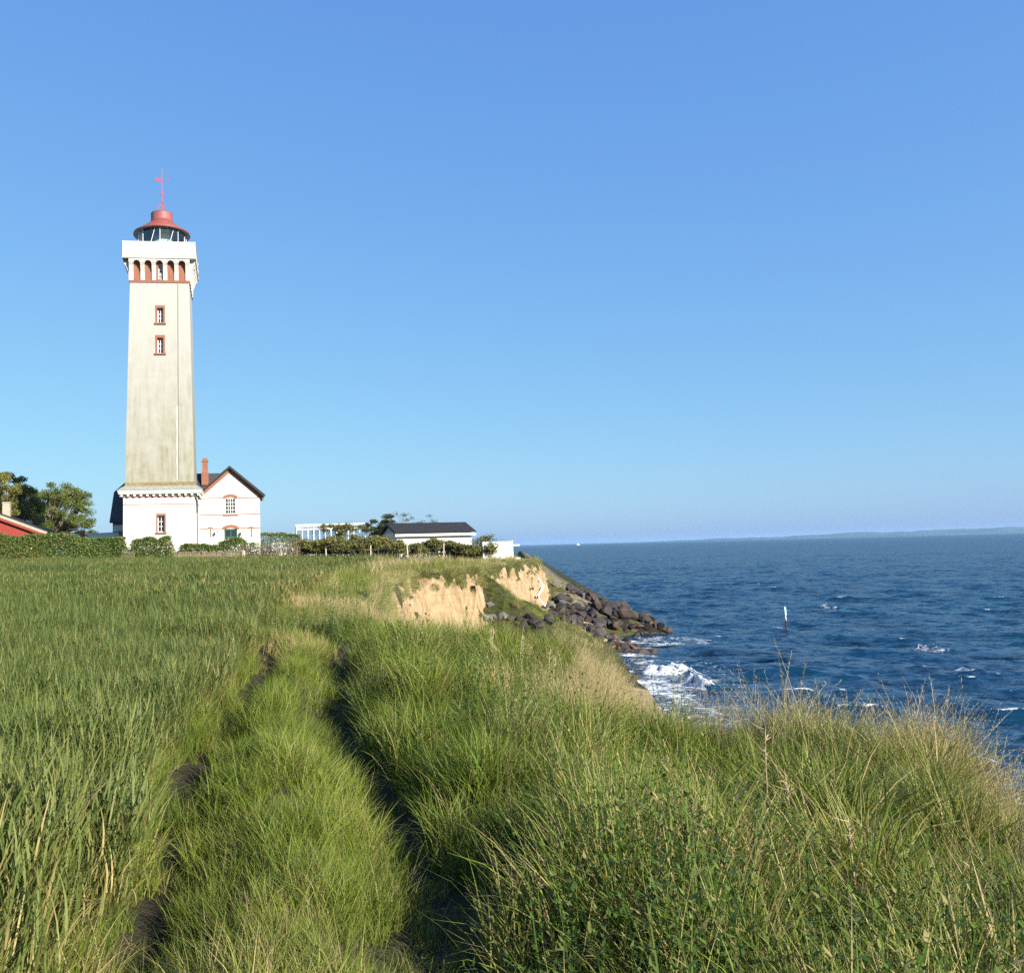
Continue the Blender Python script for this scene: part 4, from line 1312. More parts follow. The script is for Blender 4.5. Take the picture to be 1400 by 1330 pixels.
MB().lathe([(.955, zr1 - .04), (1.0, zr1 + .06), (.94, zr1 + .14), (.94, zd_ - .04), (.96, zd_), (.90, zd_ + .03), (0, zd_ + .05)], 40).build('vent_drum', M['pink_paint'], lh, smooth=False)
vm = MB()
zt_ = LF.z(221, 274.8, 0); zm_ = LF.z(221, 231, 0); zv = LF.z(221, 246.2, 0); zsc = LF.z(221, 264.5, 0)
vm.tube([(0, 0, zd_), (0, 0, zt_), (0, 0, zm_)], [.05, .05, .028], 8)
for a in (200, 320, 80):
    vm.tube([(.58 * math.cos(R(a)), .58 * math.sin(R(a)), zd_), (.04 * math.cos(R(a)), .04 * math.sin(R(a)), zt_ - .05)], .03, 6)
mast = vm.build('weather_vane', M['mast_paint'], lh, fix=False)
vf = MB()
vf.prism([(-.52, -.012, zv - .06), (-.18, -.012, zv - .16), (-.02, -.012, zv - .14), (-.02, -.012, zv + .10), (-.24, -.012, zv + .08), (-.34, -.012, zv + .20), (-.56, -.012, zv + .22)],
         [(-.52, .012, zv - .06), (-.18, .012, zv - .16), (-.02, .012, zv - .14), (-.02, .012, zv + .10), (-.24, .012, zv + .08), (-.34, .012, zv + .20), (-.56, .012, zv + .22)])
vf.build('vane_flag', M['mast_paint'], mast)
va = MB(); va.tube([(0, 0, zv - .02), (.55, 0, zv + .06)], .018, 6)
va.prism([(.52, -.01, zv + .0), (.74, -.01, zv + .09), (.50, -.01, zv + .13)], [(.52, .01, zv + .0), (.74, .01, zv + .09), (.50, .01, zv + .13)])
va.build('vane_arrow', M['mast_paint'], mast, fix=False)
sc = MB()
for a in (0, 90, 180, 270):
    ca, sa = math.cos(R(a)), math.sin(R(a))
    pts = [(ca * (.02 + .19 * (1 - math.cos(t)) * .5 + .10 * math.sin(t * .9)), sa * (.02 + .19 * (1 - math.cos(t)) * .5 + .10 * math.sin(t * .9)), zsc + .22 * math.cos(t * 1.0) - .05) for t in np.linspace(0, 4.6, 14)]
    sc.tube(pts, .016, 5)
sc.build('vane_scrolls', M['mast_paint'], mast, fix=False)

# ------------------------------------------------------------------ the keeper's house
ho = at(315.5, 745, 69.5)
HRZ = R(19)
HZ = 5.85
HF = Frame((ho.x, ho.y, HZ), HRZ)
hs = empty('keepers_house', (ho.x, ho.y, HZ), HRZ, 'white two storey house with dark slate roof and red brick trim behind the lighthouse', 'house')
xl, xr = HF.x(268, 700), HF.x(355.3, 700)
zev = HF.z(352, 676); zap = HF.z(313.5, 642); xap = HF.x(313.8, 642)
us = [HF.x(307.5, 690), HF.x(322.6, 690), HF.z(315, 703), HF.z(315, 680.5)]
dsr = [HF.x(306.5, 726), HF.x(324.5, 726), HF.z(315, 745), HF.z(315, 722.8)]
n1_ = [HF.x(285.6, 728), HF.x(289.2, 728), HF.z(287, 735), HF.z(287, 723)]
n2_ = [HF.x(341.6, 728), HF.x(345.2, 728), HF.z(343, 735), HF.z(343, 722.5)]
WD = 2.2                                         # wing stands this far before the main range
b = MB()
b.wall_holes(front(0), xl, xr, -.5, zev, [tuple(us), tuple(dsr), tuple(n1_), tuple(n2_)], .3)
b.poly([(xl, 0, zev), (xr, 0, zev), (xap, 0, zap)])
b.poly([(xr, 0, -.5), (xr, WD + 7, -.5), (xr, WD + 7, zev), (xr, 0, zev)])
b.poly([(xl, WD, -.5), (xl, 0, -.5), (xl, 0, zev), (xl, WD, zev)])
b.build('wing_wall', M['white_wall'], hs)
zri = HF.z(295, 646.5, WD + 3.2); zee = HF.z(160, 713, WD - .3)
xle = HF.x(154, 730, WD); xri = xr
b = MB()
b.box(xle, xr - .02, WD, WD + 7, -.5, zee + .1)
g_ = (zri - zee) / 3.85
b.prism([(xle + e, WD, zee + .25) for e in (0, .2)] + [(xle + e, WD + 7, zee + .25) for e in (.2, 0)], [(xle + e, WD + 2.1, zee + g_ * 2.0) for e in (0, .2)] + [(xle + e, WD + 4.9, zee + g_ * 2.0) for e in (.2, 0)])
b.build('wall', M['white_wall'], hs)
# main roof with a half hip at the left end
rf = MB()
yr0, yrm, yr1 = WD - .35, WD + 3.5, WD + 7.35
xlo = HF.x(149.6, 713, WD - .35)
ze_ = zee - .02
tt = .62
xh = xlo + .05
yh0 = yr0 + (yrm - yr0) * tt; zh = ze_ + (zri - ze_) * tt; yh1 = yr1 + (yrm - yr1) * tt
xhr = xlo + 1.7
for dz, rev in ((0, False),):
    rf.poly([(xlo, yr0, ze_), (xap, yr0, ze_), (xap, yrm, zri), (xhr, yrm, zri), (xh, yh0, zh)])
    rf.poly([(xap, yr1, ze_), (xlo, yr1, ze_), (xh, yh1, zh), (xhr, yrm, zri), (xap, yrm, zri)])
    rf.poly([(xh, yh0, zh), (xhr, yrm, zri), (xh, yh1, zh)])
o = rf.build('main_roof', M['slate'], hs)
sd = o.modifiers.new('thick', 'SOLIDIFY'); sd.thickness = .14; sd.offset = -1
# wing roof
OVH = .42
pitch_w = (zap - zev) / (xr - xap)
rw = MB()
for sgn in (-1, 1):
    xe = xap + sgn * (xr - xap + .38)
    zee2 = zap + .12 - (abs(xe - xap)) * pitch_w
    rw.poly([(xe, -OVH, zee2), (xap, -OVH, zap + .12), (xap, WD + 4.5, zap + .12), (xe, WD + 4.5, zee2)])
o = rw.build('wing_roof', M['slate'], hs)
sd = o.modifiers.new('thick', 'SOLIDIFY'); sd.thickness = .2; sd.offset = 1
vb = MB()
for sgn in (-1, 1):
    xe = xap + sgn * (xr - xap + .36)
    for (off, wd_, y0_, y1_) in ((-.02, .26, -OVH - .03, -OVH + .02),):
        pass
    za = zap + .10; zb_ = zap + .10 - abs(xe - xap) * pitch_w
    lo = [(xap, -.10, za - .02), (xe, -.10, zb_ - .02), (xe, -.10, zb_ - .36), (xap, -.10, za - .36)]
    vb.prism(lo, [(x, .01, z) for (x, y, z) in lo])
vb.build('gable_brickwork', M['brick'], hs, fix=False)
bb = MB()
for sgn in (-1, 1):
    xe = xap + sgn * (xr - xap + .38); za = zap + .12; zb_ = za - abs(xe - xap) * pitch_w
    lo = [(xap, -OVH - .03, za + .16), (xe, -OVH - .03, zb_ + .16), (xe, -OVH - .03, zb_ - .04), (xap, -OVH - .03, za - .04)]
    bb.prism(lo, [(x, -OVH - .004, z) for (x, y, z) in lo])
bb.build('bargeboard', M['felt'], hs, fix=False)
cm_ = MB()
for row in (680.6, 703.2, 722.0):
    zz = HF.z(315, row)
    segs = [(xl, xr)]
    if row > 720: segs = [(xl, n1_[0] - .1), (n1_[1] + .1, dsr[0] - .15), (dsr[1] + .15, n2_[0] - .1), (n2_[1] + .1, xr)]
    if row < 690: segs = [(xl, us[0] - .12), (us[1] + .12, xr)]
    for (a, c_) in segs: MB().box(a, c_, -.025, .01, zz - .05, zz + .03).build('string_course', M['brick'], hs)
cm_ = MB(); cm_.box(xle, HF.x(170, 728, WD), WD - .025, WD + .01, HF.z(160, 727, WD) - .03, HF.z(160, 727, WD) + .03)
cm_.build('string_course', M['brick'], hs, fix=False); cm_ = MB()
cm_.box(xle, HF.x(170, 716, WD), WD - .03, WD + .01, zee - .28, zee - .08)
cm_.build('eaves_brickwork', M['brick'], hs, fix=False)


def arch_head(parent, x0, x1, z, ly, rise, th=.16, over=.14):
    a = MB(); n = 8; x0 -= over; x1 += over
    f = lambda u: rise * (1 - (2 * u - 1) ** 2)
    for i in range(n):
        u, w_ = i / n, (i + 1) / n
        lo = [(x0 + (x1 - x0) * u, ly - .03, z + f(u) - rise * .6), (x0 + (x1 - x0) * w_, ly - .03, z + f(w_) - rise * .6), (x0 + (x1 - x0) * w_, ly - .03, z + f(w_) + th), (x0 + (x1 - x0) * u, ly - .03, z + f(u) + th)]
        a.prism(lo, [(x, ly + .05, zz) for (x, y, zz) in lo])
    a.build('brick_arch', M['brick'], parent, fix=False)


w = window(hs, *us, .10, 4, 4, bar=.035, frame=.075, split=2); arch_head(w, us[0], us[1], us[3], 0, .16)
MB().box(us[0] - .15, us[1] + .15, -.09, .1, us[2] - .12, us[2] - .004).build('sill', M['brick'], w)
d_ = window(hs, *dsr, .10, 2, 2, bar=.06, frame=.10, name='door', frame_mat='green_paint'); arch_head(d_, dsr[0], dsr[1], dsr[3], 0, .2)
for s in (n1_, n2_):
    w = window(hs, *s, .08, 1, 3, bar=.03, frame=.05); arch_head(w, s[0], s[1], s[3], 0, .05, .12, .12)
# chimney
ch = MB()
cx0, cx1 = HF.x(276.6, 640, WD + 2.6), HF.x(284.0, 640, WD + 2.6); ct = HF.z(280, 627, WD + 2.6); cb = HF.z(280, 651.5, WD + 2.6); cyc = WD + 2.6
cw_ = (cx1 - cx0) / 2; cxm = (cx0 + cx1) / 2
ch.box(cxm - cw_ * 1.3, cxm + cw_ * 1.3, cyc - cw_ * 1.3, cyc + cw_ * 1.3, cb - .8, cb + .38)
ch.frustum(cxm, cyc, cw_ * 1.3, cw_, cb + .38, cb + .6)
ch.box(cxm - cw_, cxm + cw_, cyc - cw_, cyc + cw_, cb + .6, ct - .32)
ch.box(cxm - cw_ * 1.22, cxm + cw_ * 1.22, cyc - cw_ * 1.22, cyc + cw_ * 1.22, ct - .32, ct - .12)
ch.box(cxm - cw_ * .85, cxm + cw_ * .85, cyc - cw_ * .85, cyc + cw_ * .85, ct - .12, ct + .02)
ch.build('chimney', M['brick'], hs, fix=False)
for px in (293.2, 328.3):
    x, z = HF.hit(px, 729.0)
    l_ = MB(); l_.tube([(x, .01, z + .05), (x, -.16, z + .1)], .02, 6); l_.lathe([(.03, z + .08), (.11, z + .02), (.09, z - .16), (.03, z - .2)], 8, x, -.16, close=True)
    l_.build('wall_lamp', M['dark_metal'], hs, fix=False)
    x, z = HF.hit(px + 4.2, 726.5)
    l_ = MB(); l_.box(x - .07, x + .07, -.03, .005, z - .02, z + .02); l_.box(x - .02, x + .02, -.034, .005, z - .08, z + .08)
    l_.build('wall_anchor', M['dark_metal'], hs, fix=False)

# ------------------------------------------------------------------ red timber house at the left edge
ro = at(60, 745, 74)
RF = Frame((ro.x, ro.y, 5.95), R(24))
rh = empty('red_timber_house', (ro.x, ro.y, 5.95), R(24), 'low red boarded house with pale fascia and dark roof at the left edge', 'house')
ez = RF.z(60, 725.5); slope_r = .40
xr_ = -.1; W2 = 5.2
xm = xr_ - W2; rz_ = ez + W2 * slope_r
b = MB()
b.poly([(xm - W2, 0, -.5), (xr_, 0, -.5), (xr_, 0, ez - .15), (xm, 0, rz_ - .15), (xm - W2, 0, ez - .15)])
b.poly([(xr_, 0, -.5), (xr_, 11, -.5), (xr_, 11, ez - .15), (xr_, 0, ez - .15)])
b.poly([(xm - W2, 11, -.5), (xm - W2, 0, -.5), (xm - W2, 0, ez - .15), (xm - W2, 11, ez - .15)])
for k in range(34):
    x = xr_ - .12 - k * .3
    top = ez - .2 + (W2 - abs(x - xm)) * slope_r - .12
    b.box(x - .035, x + .035, -.03, .0, -.5, top)
b.build('boarded_wall', M['red_board'], rh, fix=False)
f = MB()
for sgn in (-1, 1):
    xe = xm + sgn * (W2 + .45); ze2 = rz_ - (W2 + .45) * slope_r
    lo = [(xm, -.42, rz_ + .04), (xe, -.42, ze2 + .04), (xe, -.42, ze2 - .24), (xm, -.42, rz_ - .24)]
    f.prism(lo, [(x, -.36, z) for (x, y, z) in lo])
f.build('fascia', M['pale_chimney'], rh, fix=False)
f = MB()
for sgn in (-1, 1):
    xe = xm + sgn * (W2 + .3); ze2 = rz_ - (W2 + .3) * slope_r
    lo = [(xm, -.37, rz_ - .2), (xe, -.37, ze2 - .2), (xe, -.37, ze2 - .48), (xm, -.37, rz_ - .48)]
    f.prism(lo, [(x, -.30, z) for (x, y, z) in lo])
f.build('verge_board', M['red_board'], rh, fix=False)
r_ = MB()
for sgn in (-1, 1):
    xe = xm + sgn * (W2 + .5); ze2 = rz_ - (W2 + .5) * slope_r
    r_.poly([(xm, -.4, rz_ + .05), (xe, -.4, ze2 + .05), (xe, 11.4, ze2 + .05), (xm, 11.4, rz_ + .05)])
o = r_.build('roof', M['felt'], rh); sd = o.modifiers.new('thick', 'SOLIDIFY'); sd.thickness = .1; sd.offset = 1
cx, cz = RF.hit(9.5, 688, 4.0)
MB().box(cx - .36, cx + .36, 3.6, 4.4, cz - 2.4, cz).box(cx - .40, cx + .40, 3.56, 4.44, cz, cz + .1).build('chimney', M['pale_chimney'], rh, fix=False)

# low white garden wall and two brick gateposts beside the house
wa = at(104, 740, 71); wb = at(170, 740, 68.5)
ang = math.atan2(wb.y - wa.y, wb.x - wa.x); Lw = math.hypot(wb.y - wa.y, wb.x - wa.x)
gw = empty('garden_wall', (wa.x, wa.y, 5.9), ang, 'low white rendered garden wall with dark coping behind the rose hedge', 'wall')
zt = at(140, 729.5, 70).z - 5.9
MB().box(0, Lw, -.12, .12, -.4, zt).build('wall', M['white_wall'], gw); MB().box(-.03, Lw + .03, -.17, .17, zt, zt + .07).build('coping', M['white_paint'], gw)
for px, row, Y, lab in ((112.3, 725.0, 70.2, 'brick gatepost with pale cap left of the lighthouse, rising above the rose hedge'), (166.0, 725.0, 67.6, 'brick gatepost close against the lighthouse base')):
    p = at(px, row, Y)
    g = empty('gatepost', (p.x, p.y, 5.9), R(10), lab, 'gatepost', 'brick gateposts by the garden wall')
    h = p.z - 5.9
    MB().box(-.19, .19, -.19, .19, -.4, h - .1).build('post', M['brick'], g); MB().box(-.24, .24, -.24, .24, h - .1, h - .03).frustum(0, 0, .24, .05, h - .03, h + .06).build('cap', M['pale_chimney'], g, fix=False)

# ------------------------------------------------------------------ greenhouse
gp = at(457, 740, 78)
GRZ = R(16)
GF = Frame((gp.x, gp.y, 5.6), GRZ)
gh = empty('greenhouse', (gp.x, gp.y, 5.6), GRZ, 'long white framed glass greenhouse with shallow pitched roof', 'greenhouse')
x0, x1 = GF.x(405.5, 730), GF.x(507.5, 730); ze = GF.z(457, 722.5); zrg = GF.z(457, 717.2, 1.5)
GD = 3.0
fr = MB(); gl = MB(); rfm = MB()
nb = 13
for k in range(nb + 1):
    x = x0 + (x1 - x0) * k / nb
    for y in (0, GD): fr.box(x - .035, x + .035, y - .035, y + .035, -.3, ze)
    rfm.tube([(x, 0, ze), (x, GD / 2, zrg), (x, GD, ze)], .035, 4)
for y in (0, GD):
    fr.box(x0, x1, y - .045, y + .045, ze - .06, ze + .06); fr.box(x0, x1, y - .04, y + .04, .75, .85)
    gl.poly([(x0, y, -.3), (x1, y, -.3), (x1, y, ze), (x0, y, ze)])
rfm.box(x0 - .05, x1 + .05, GD / 2 - .06, GD / 2 + .06, zrg - .03, zrg + .09)
for x in (x0, x1):
    gl.poly([(x, 0, -.3), (x, GD, -.3), (x, GD, ze), (x, GD / 2, zrg), (x, 0, ze)])
    fr.box(x - .03, x + .03, GD / 2 - .03, GD / 2 + .03, -.3, zrg)
fr.build('frame', M['white_paint'], gh, fix=False); gl.build('wall_glass', M['clear_glass'], gh, fix=False); rfm.build('roof_frame', M['white_paint'], gh, fix=False)
m = NT('white_reflection_glass')
a_ = m.bsdf((.80, .83, .84), .35, .4); t_ = m.n('ShaderNodeBsdfTranslucent'); t_.inputs['Color'].default_value = (.8, .85, .88, 1)  # white base colour stands in for light reflecting off the roof glass
M['white_reflection'] = m.done(m.n('ShaderNodeMixShader', i0=.5, i1=a_, i2=t_.outputs[0]).outputs[0])
rg = MB()
for k in range(nb):
    xa = x0 + (x1 - x0) * k / nb + .05; xb = x0 + (x1 - x0) * (k + 1) / nb - .05
    for (ya, za, yb, zb_) in ((0, ze, GD / 2, zrg), (GD, ze, GD / 2, zrg)):
        if k in (1, 2, 3, 8, 9, 10) and ya == 0:                # open vents along the near slope
            rg.poly([(xa, ya + (yb - ya) * .45, za + (zb_ - za) * .45 + .02), (xb, ya + (yb - ya) * .45, za + (zb_ - za) * .45 + .02), (xb, yb, zb_ + .02), (xa, yb, zb_ + .02)])
        else:
            rg.poly([(xa, ya, za + .02), (xb, ya, za + .02), (xb, yb, zb_ + .02), (xa, yb, zb_ + .02)])
rg.build('roof_sheets', M['white_reflection'], gh, fix=False)

# ------------------------------------------------------------------ white shed with black roof
so = at(592, 740, 74)
SRZ = R(26)
SF = Frame((so.x, so.y, 5.5), SRZ)
sh = empty('white_shed', (so.x, so.y, 5.5), SRZ, 'long white shed with black felt roof and blue grey gable behind the windswept shrubs', 'shed')
x0, x1 = SF.x(542, 728), SF.x(644.5, 728); ze = SF.z(592, 726.0); zrg = SF.z(592, 715.8, 1.9); SD = 3.8
b = MB(); b.box(x0, x1, 0, SD, -.6, ze - .05); b.build('wall', M['white_wood'], sh)
M['blue_grey'] = simple_mat('blue_grey_boards', (.30, .36, .42), .7, .12, 9, .2, stretch=(1, 1, .15))
for x, e in ((x0, -.02), (x1, .02)):
    ga = MB()
    lo = [(x, -.02, ze - .05), (x, SD + .02, ze - .05), (x, SD / 2, zrg - .1)]
    ga.prism(lo, [(x + e, y, z) for (_, y, z) in lo])
    ga.build('gable', M['blue_grey'], sh)
r_ = MB()
for (ya, yb) in ((-.35, SD / 2), (SD + .35, SD / 2)):
    za = ze - .35 * (zrg - ze) / (SD / 2)
    r_.poly([(x0 - .25, ya, za), (x1 + .25, ya, za), (x1 + .25, yb, zrg), (x0 - .25, yb, zrg)])
o = r_.build('roof', M['felt'], sh); sd = o.modifiers.new('thick', 'SOLIDIFY'); sd.thickness = .1; sd.offset = 1
MB().box(x0 - .25, x1 + .25, -.40, -.36, ze - .42, ze - .22).build('fascia', M['white_paint'], sh)
for sgn, xe in ((-1, x0 - .27), (1, x1 + .27)):
    b = MB()
    for (ya, yb) in ((-.35, SD / 2), (SD + .35, SD / 2)):
        za = ze - .35 * (zrg - ze) / (SD / 2)
        lo = [(xe, ya, za - .1), (xe, ya, za + .08), (xe, yb, zrg + .08), (xe, yb, zrg - .1)]
        b.prism(lo, [(x + .03 * sgn, y, z) for (x, y, z) in lo])
    b.build('bargeboard', M['felt'], sh, fix=False)
# ------------------------------------------------------------------ leaves, hedges, shrubs, trees


def leaf_mat(name, a, b, c3=None, trans=.3):
    m = NT(name)
    t = m.n('ShaderNodeSeparateColor', Color=m.n('ShaderNodeAttribute', _attribute_name='tint').outputs['Color'])
    c = m.mix(t.outputs[0], a, b)
    if c3: c = m.mix(m.math('GREATER_THAN', t.outputs[1], .86), c, c3)
    p = m.bsdf(c, .5, .3)
    tr = m.n('ShaderNodeBsdfTranslucent', Color=m.mix(.6, c, m.mix(1.0, c, (1.0, 1.0, .4), 'MULTIPLY')))
    return m.done(m.n('ShaderNodeMixShader', i0=trans, i1=p, i2=tr.outputs[0]).outputs[0])


M['hedge_leaf'] = leaf_mat('hedge_leaf', (.050, .10, .020), (.14, .20, .042), (.21, .165, .07))
M['shrub_leaf'] = leaf_mat('shrub_leaf', (.085, .10, .024), (.205, .205, .055), (.24, .175, .085))
M['tree_leaf'] = leaf_mat('tree_leaf', (.055, .10, .018), (.16, .19, .036), (.16, .135, .05))
M['tree_leaf_warm'] = leaf_mat('tree_leaf_yellow', (.095, .12, .021), (.21, .21, .048), (.24, .18, .065))
M['dark_leaf'] = leaf_mat('dark_leaf', (.045, .060, .020), (.105, .115, .04))
M['flower'] = leaf_mat('rose_flower', (.46, .34, .30), (.55, .46, .41))
M['white_flower'] = leaf_mat('white_flower', (.50, .47, .43), (.62, .60, .55))
M['bark'] = simple_mat('bark', (.17, .14, .11), .95, .3, 8, .5, stretch=(1, 1, .3))
M['twig'] = simple_mat('grey_brown_twigs', (.20, .155, .12), .95, .3, 10, .3)


def leaves(rs, P, size, up=.3, clump=None):
    """a folded leaf (two triangles sharing a midrib would be lost at this size: one quad) at each point"""
    n = len(P)
    nr = rs.normal(0, 1, (n, 3)); nr[:, 2] += up; nr /= np.linalg.norm(nr, axis=1)[:, None]
    a = np.cross(nr, rs.normal(0, 1, (n, 3))); a /= np.linalg.norm(a, axis=1)[:, None]
    b = np.cross(nr, a)
    s = size * rs.uniform(.6, 1.3, n)
    a *= s[:, None] * .5; b *= s[:, None] * .32
    V = np.stack([P - a, P + b * .9 + a * .1, P + a, P - b * .9 + a * .1], 1).reshape(-1, 3)
    F = np.arange(n * 4).reshape(-1, 4)
    T = np.stack([rs.random(n), rs.random(n), rs.random(n)], 1)
    if clump is not None: T[:, 0] = np.clip(.55 * T[:, 0] + .45 * clump, 0, 1)
    return V, F, rep(T, 4)


def leaf_obj(name, rs, P, size, mat, parent, clump=None):
    V, F, T = leaves(rs, P, size, clump=clump)
    me = np_mesh(name, V, F, False); vcol(me, 'tint', T)
    return link(name, me, mat, parent)


def hedge(label, p0, p1, h, depth, n, mat, seed, flowers=0, group=None, name='rose_hedge', cat='hedge', size=.15, flower_mat='flower', rag=.3, rise=0.0):
    rs = np.random.default_rng(seed)
    L = math.hypot(p1[0] - p0[0], p1[1] - p0[1]); ang = math.atan2(p1[1] - p0[1], p1[0] - p0[0])
    zb = zter((p0[0] + p1[0]) / 2, (p0[1] + p1[1]) / 2)
    r = empty(name, (p0[0], p0[1], zb), ang, label, cat, group)
    x = rs.random(n) * L; q = rs.random(n)
    zz = np.where(q < .35, 1.0, rs.random(n) ** .8); y = np.where(q < .35, rs.uniform(-1, 1, n), np.where(rs.random(n) < .75, -1, 1) * (1 - .25 * rs.random(n) ** 2))
    bump_ = fbm(x * .9 + seed, y * .7, zz * 2.0, o=3, s=seed)
    hx = h * (1 + rise * (1 - x / L) ** 2 + rag * fbm(x * .55 + seed * 3.1, x * 0 + 1, o=3, s=seed + 2))
    taper = np.minimum(1, np.minimum(x, L - x) / .5 + .35)
    y = y * depth / 2 * (.8 + .35 * bump_) * (1 - .25 * zz ** 3)
    z = zz * hx * taper * (1 + .10 * bump_) + .05 * rs.normal(0, 1, n)
    P = np.stack([x + .13 * rs.normal(0, 1, n), y + .07 * rs.normal(0, 1, n), np.maximum(z, .02)], 1)
    leaf_obj('foliage', rs, P, size, M[mat], r, clump=.5 + .9 * bump_)
    st = MB()
    for k in range(max(4, int(L * 3))):
        xx = rs.random() * L; yy = rs.uniform(-.3, .3) * depth
        st.tube([(xx, yy, -.1), (xx + rs.normal(0, .1), yy + rs.normal(0, .1), h * .4), (xx + rs.normal(0, .25), yy + rs.normal(0, .2), h * .85)], [.03, .022, .01], 5)
    st.build('stems', M['twig'], r, fix=False)
    if flowers:
        i = rs.integers(0, n, flowers); Q = P[i] + np.array([0, -.06, .03])
        leaf_obj('blossoms', rs, Q, size * 1.0, M[flower_mat], r)
    return r


def hit_ground(px, py, y0=20, y1=95):
    d = ray(px, py)
    ys = np.arange(y0, y1, .1); t = ys / d[1]
    xs = d[0] * t; zs = EYE + d[2] * t
    g = cover(xs, ys)['z']
    i = np.nonzero(zs <= g)[0]
    k = i[0] if len(i) else len(ys) - 1
    return Vector((xs[k], ys[k], g[k]))


def xy(px, Y): p = at(px, 760, Y); return (p.x, p.y)


hedge('long dense rose hedge from the left edge of the field up to the lighthouse base', xy(-40, 59), xy(172, 61.5), 2.05, 1.5, 40000, 'hedge_leaf', 1, 130, size=.165, rag=.14, rise=.30)
hedge('rounded green rose bush before the lighthouse base window', xy(179, 61.5), xy(236, 62), 1.75, 1.5, 9000, 'hedge_leaf', 2, 14, name='rose_bush', cat='bush', rag=.35)
hedge('green rose bush between the lighthouse window and the house door, above the paling fence', xy(246, 63.5), xy(300, 63.5), 1.75, 1.3, 7500, 'hedge_leaf', 3, 40, name='rose_bush', cat='bush', rag=.35)
hedge('green rose bush in front of the green house door', xy(297, 63.8), xy(352, 64.2), 1.62, 1.3, 7500, 'hedge_leaf', 4, 60, name='rose_bush', cat='bush', rag=.4, flower_mat='white_flower')
hedge('dark clipped hedge far behind, right of the white house wall', xy(352, 74), xy(412, 76), 2.25, 1.2, 5500, 'hedge_leaf', 5, 0, name='garden_hedge', rag=.1)


def twiggy(label, px0, px1, Y, h, seed, flowers, fm, dens=90):
    rs = np.random.default_rng(seed)
    a, b_ = xy(px0, Y), xy(px1, Y); L = math.hypot(b_[0] - a[0], b_[1] - a[1])
    r = empty('bare_bush', (a[0], a[1], zter(*a)), math.atan2(b_[1] - a[1], b_[0] - a[0]), label, 'bush', 'leafless brown bushes beside the house')
    st = MB()
    for k in range(int(dens * L)):
        xx = rs.random() * L; yy = rs.uniform(-.5, .5); hh_ = h * rs.uniform(.5, 1.05)
        st.tube([(xx, yy, -.05), (xx + rs.normal(0, .08), yy + rs.normal(0, .08), hh_ * .5), (xx + rs.normal(0, .18), yy + rs.normal(0, .15), hh_)], [.014, .011, .005], 3, cap=False)
    st.build('twigs', M['twig'], r, fix=False)
    P = np.stack([rs.random(900) * L, rs.uniform(-.6, .6, 900), h * (.35 + .7 * rs.random(900))], 1)
    leaf_obj('leaves', rs, P, .10, M['shrub_leaf'], r)
    if flowers:
        P = np.stack([L * rs.normal(.5, .18, flowers), rs.uniform(-.7, -.3, flowers), h * rs.uniform(.35, .95, flowers)], 1)
        leaf_obj('blossoms', rs, P, .15, M[fm], r)


twiggy('brown twiggy bush with a few white blossoms at the corner of the white house', 330, 368, 62.5, 1.55, 11, 110, 'white_flower')
twiggy('brown twiggy bush thick with white blossoms right of the white house', 366, 408, 62.5, 1.75, 12, 260, 'white_flower')


def shrub(label, px, Y, w, h, seed, lean=.3, mat='shrub_leaf', n=2600, group=None, trunks=5, name='windswept_shrub', crown=.45, size=.14, sparse=1.0, zb=None, dens_in=.5):
    """several thin stems that carry a wind-sheared crown"""
    rs = np.random.default_rng(seed)
    p = at(px, 760, Y); zb = zter(p.x, p.y) if zb is None else zb
    r = empty(name, (p.x, p.y, zb), 0, label, 'shrub', group)
    st = MB()
    cl = []
    for k in range(trunks):
        bx = w * (k + .5) / trunks - w / 2 + rs.normal(0, .06); by = rs.normal(0, .18)
        tx_, ty_ = bx + lean * rs.uniform(.2, 1) + rs.normal(0, .2), by + rs.normal(0, .2)
        hz = h * rs.uniform(.72, .98)
        st.tube([(bx, by, -.1), (bx + (tx_ - bx) * .3 + rs.normal(0, .05), by, h * .3), (tx_, ty_, hz * .7)], [.045, .032, .014], 5)
        for j in range(5):
            cl.append((tx_ + rs.normal(0, w / trunks * .8), ty_ + rs.normal(0, .35), h * crown + (hz - h * crown) * rs.uniform(.25, 1.0), rs.uniform(.26, .48)))
            st.tube([(tx_, ty_, hz * .68), ((tx_ + cl[-1][0]) / 2, (ty_ + cl[-1][1]) / 2, (hz * .68 + cl[-1][2]) / 2 + .05), cl[-1][:3]], [.016, .012, .006], 4)
    st.build('stems', M['bark'], r, fix=False)
    cl = np.array(cl); i = rs.integers(0, len(cl), n)
    d3 = rs.normal(0, 1, (n, 3)); d3 /= np.linalg.norm(d3, axis=1)[:, None]
    P = cl[i, :3] + d3 * (cl[i, 3] * rs.random(n) ** dens_in)[:, None] * np.array([1.25, 1.0, .62])
    keep = P[:, 2] > h * (crown - .18)
    P = P[keep]; i = i[keep]
    tint_c = rs.random(len(cl))[i]
    leaf_obj('foliage', rs, P, size, M[mat], r, clump=tint_c)
    return r


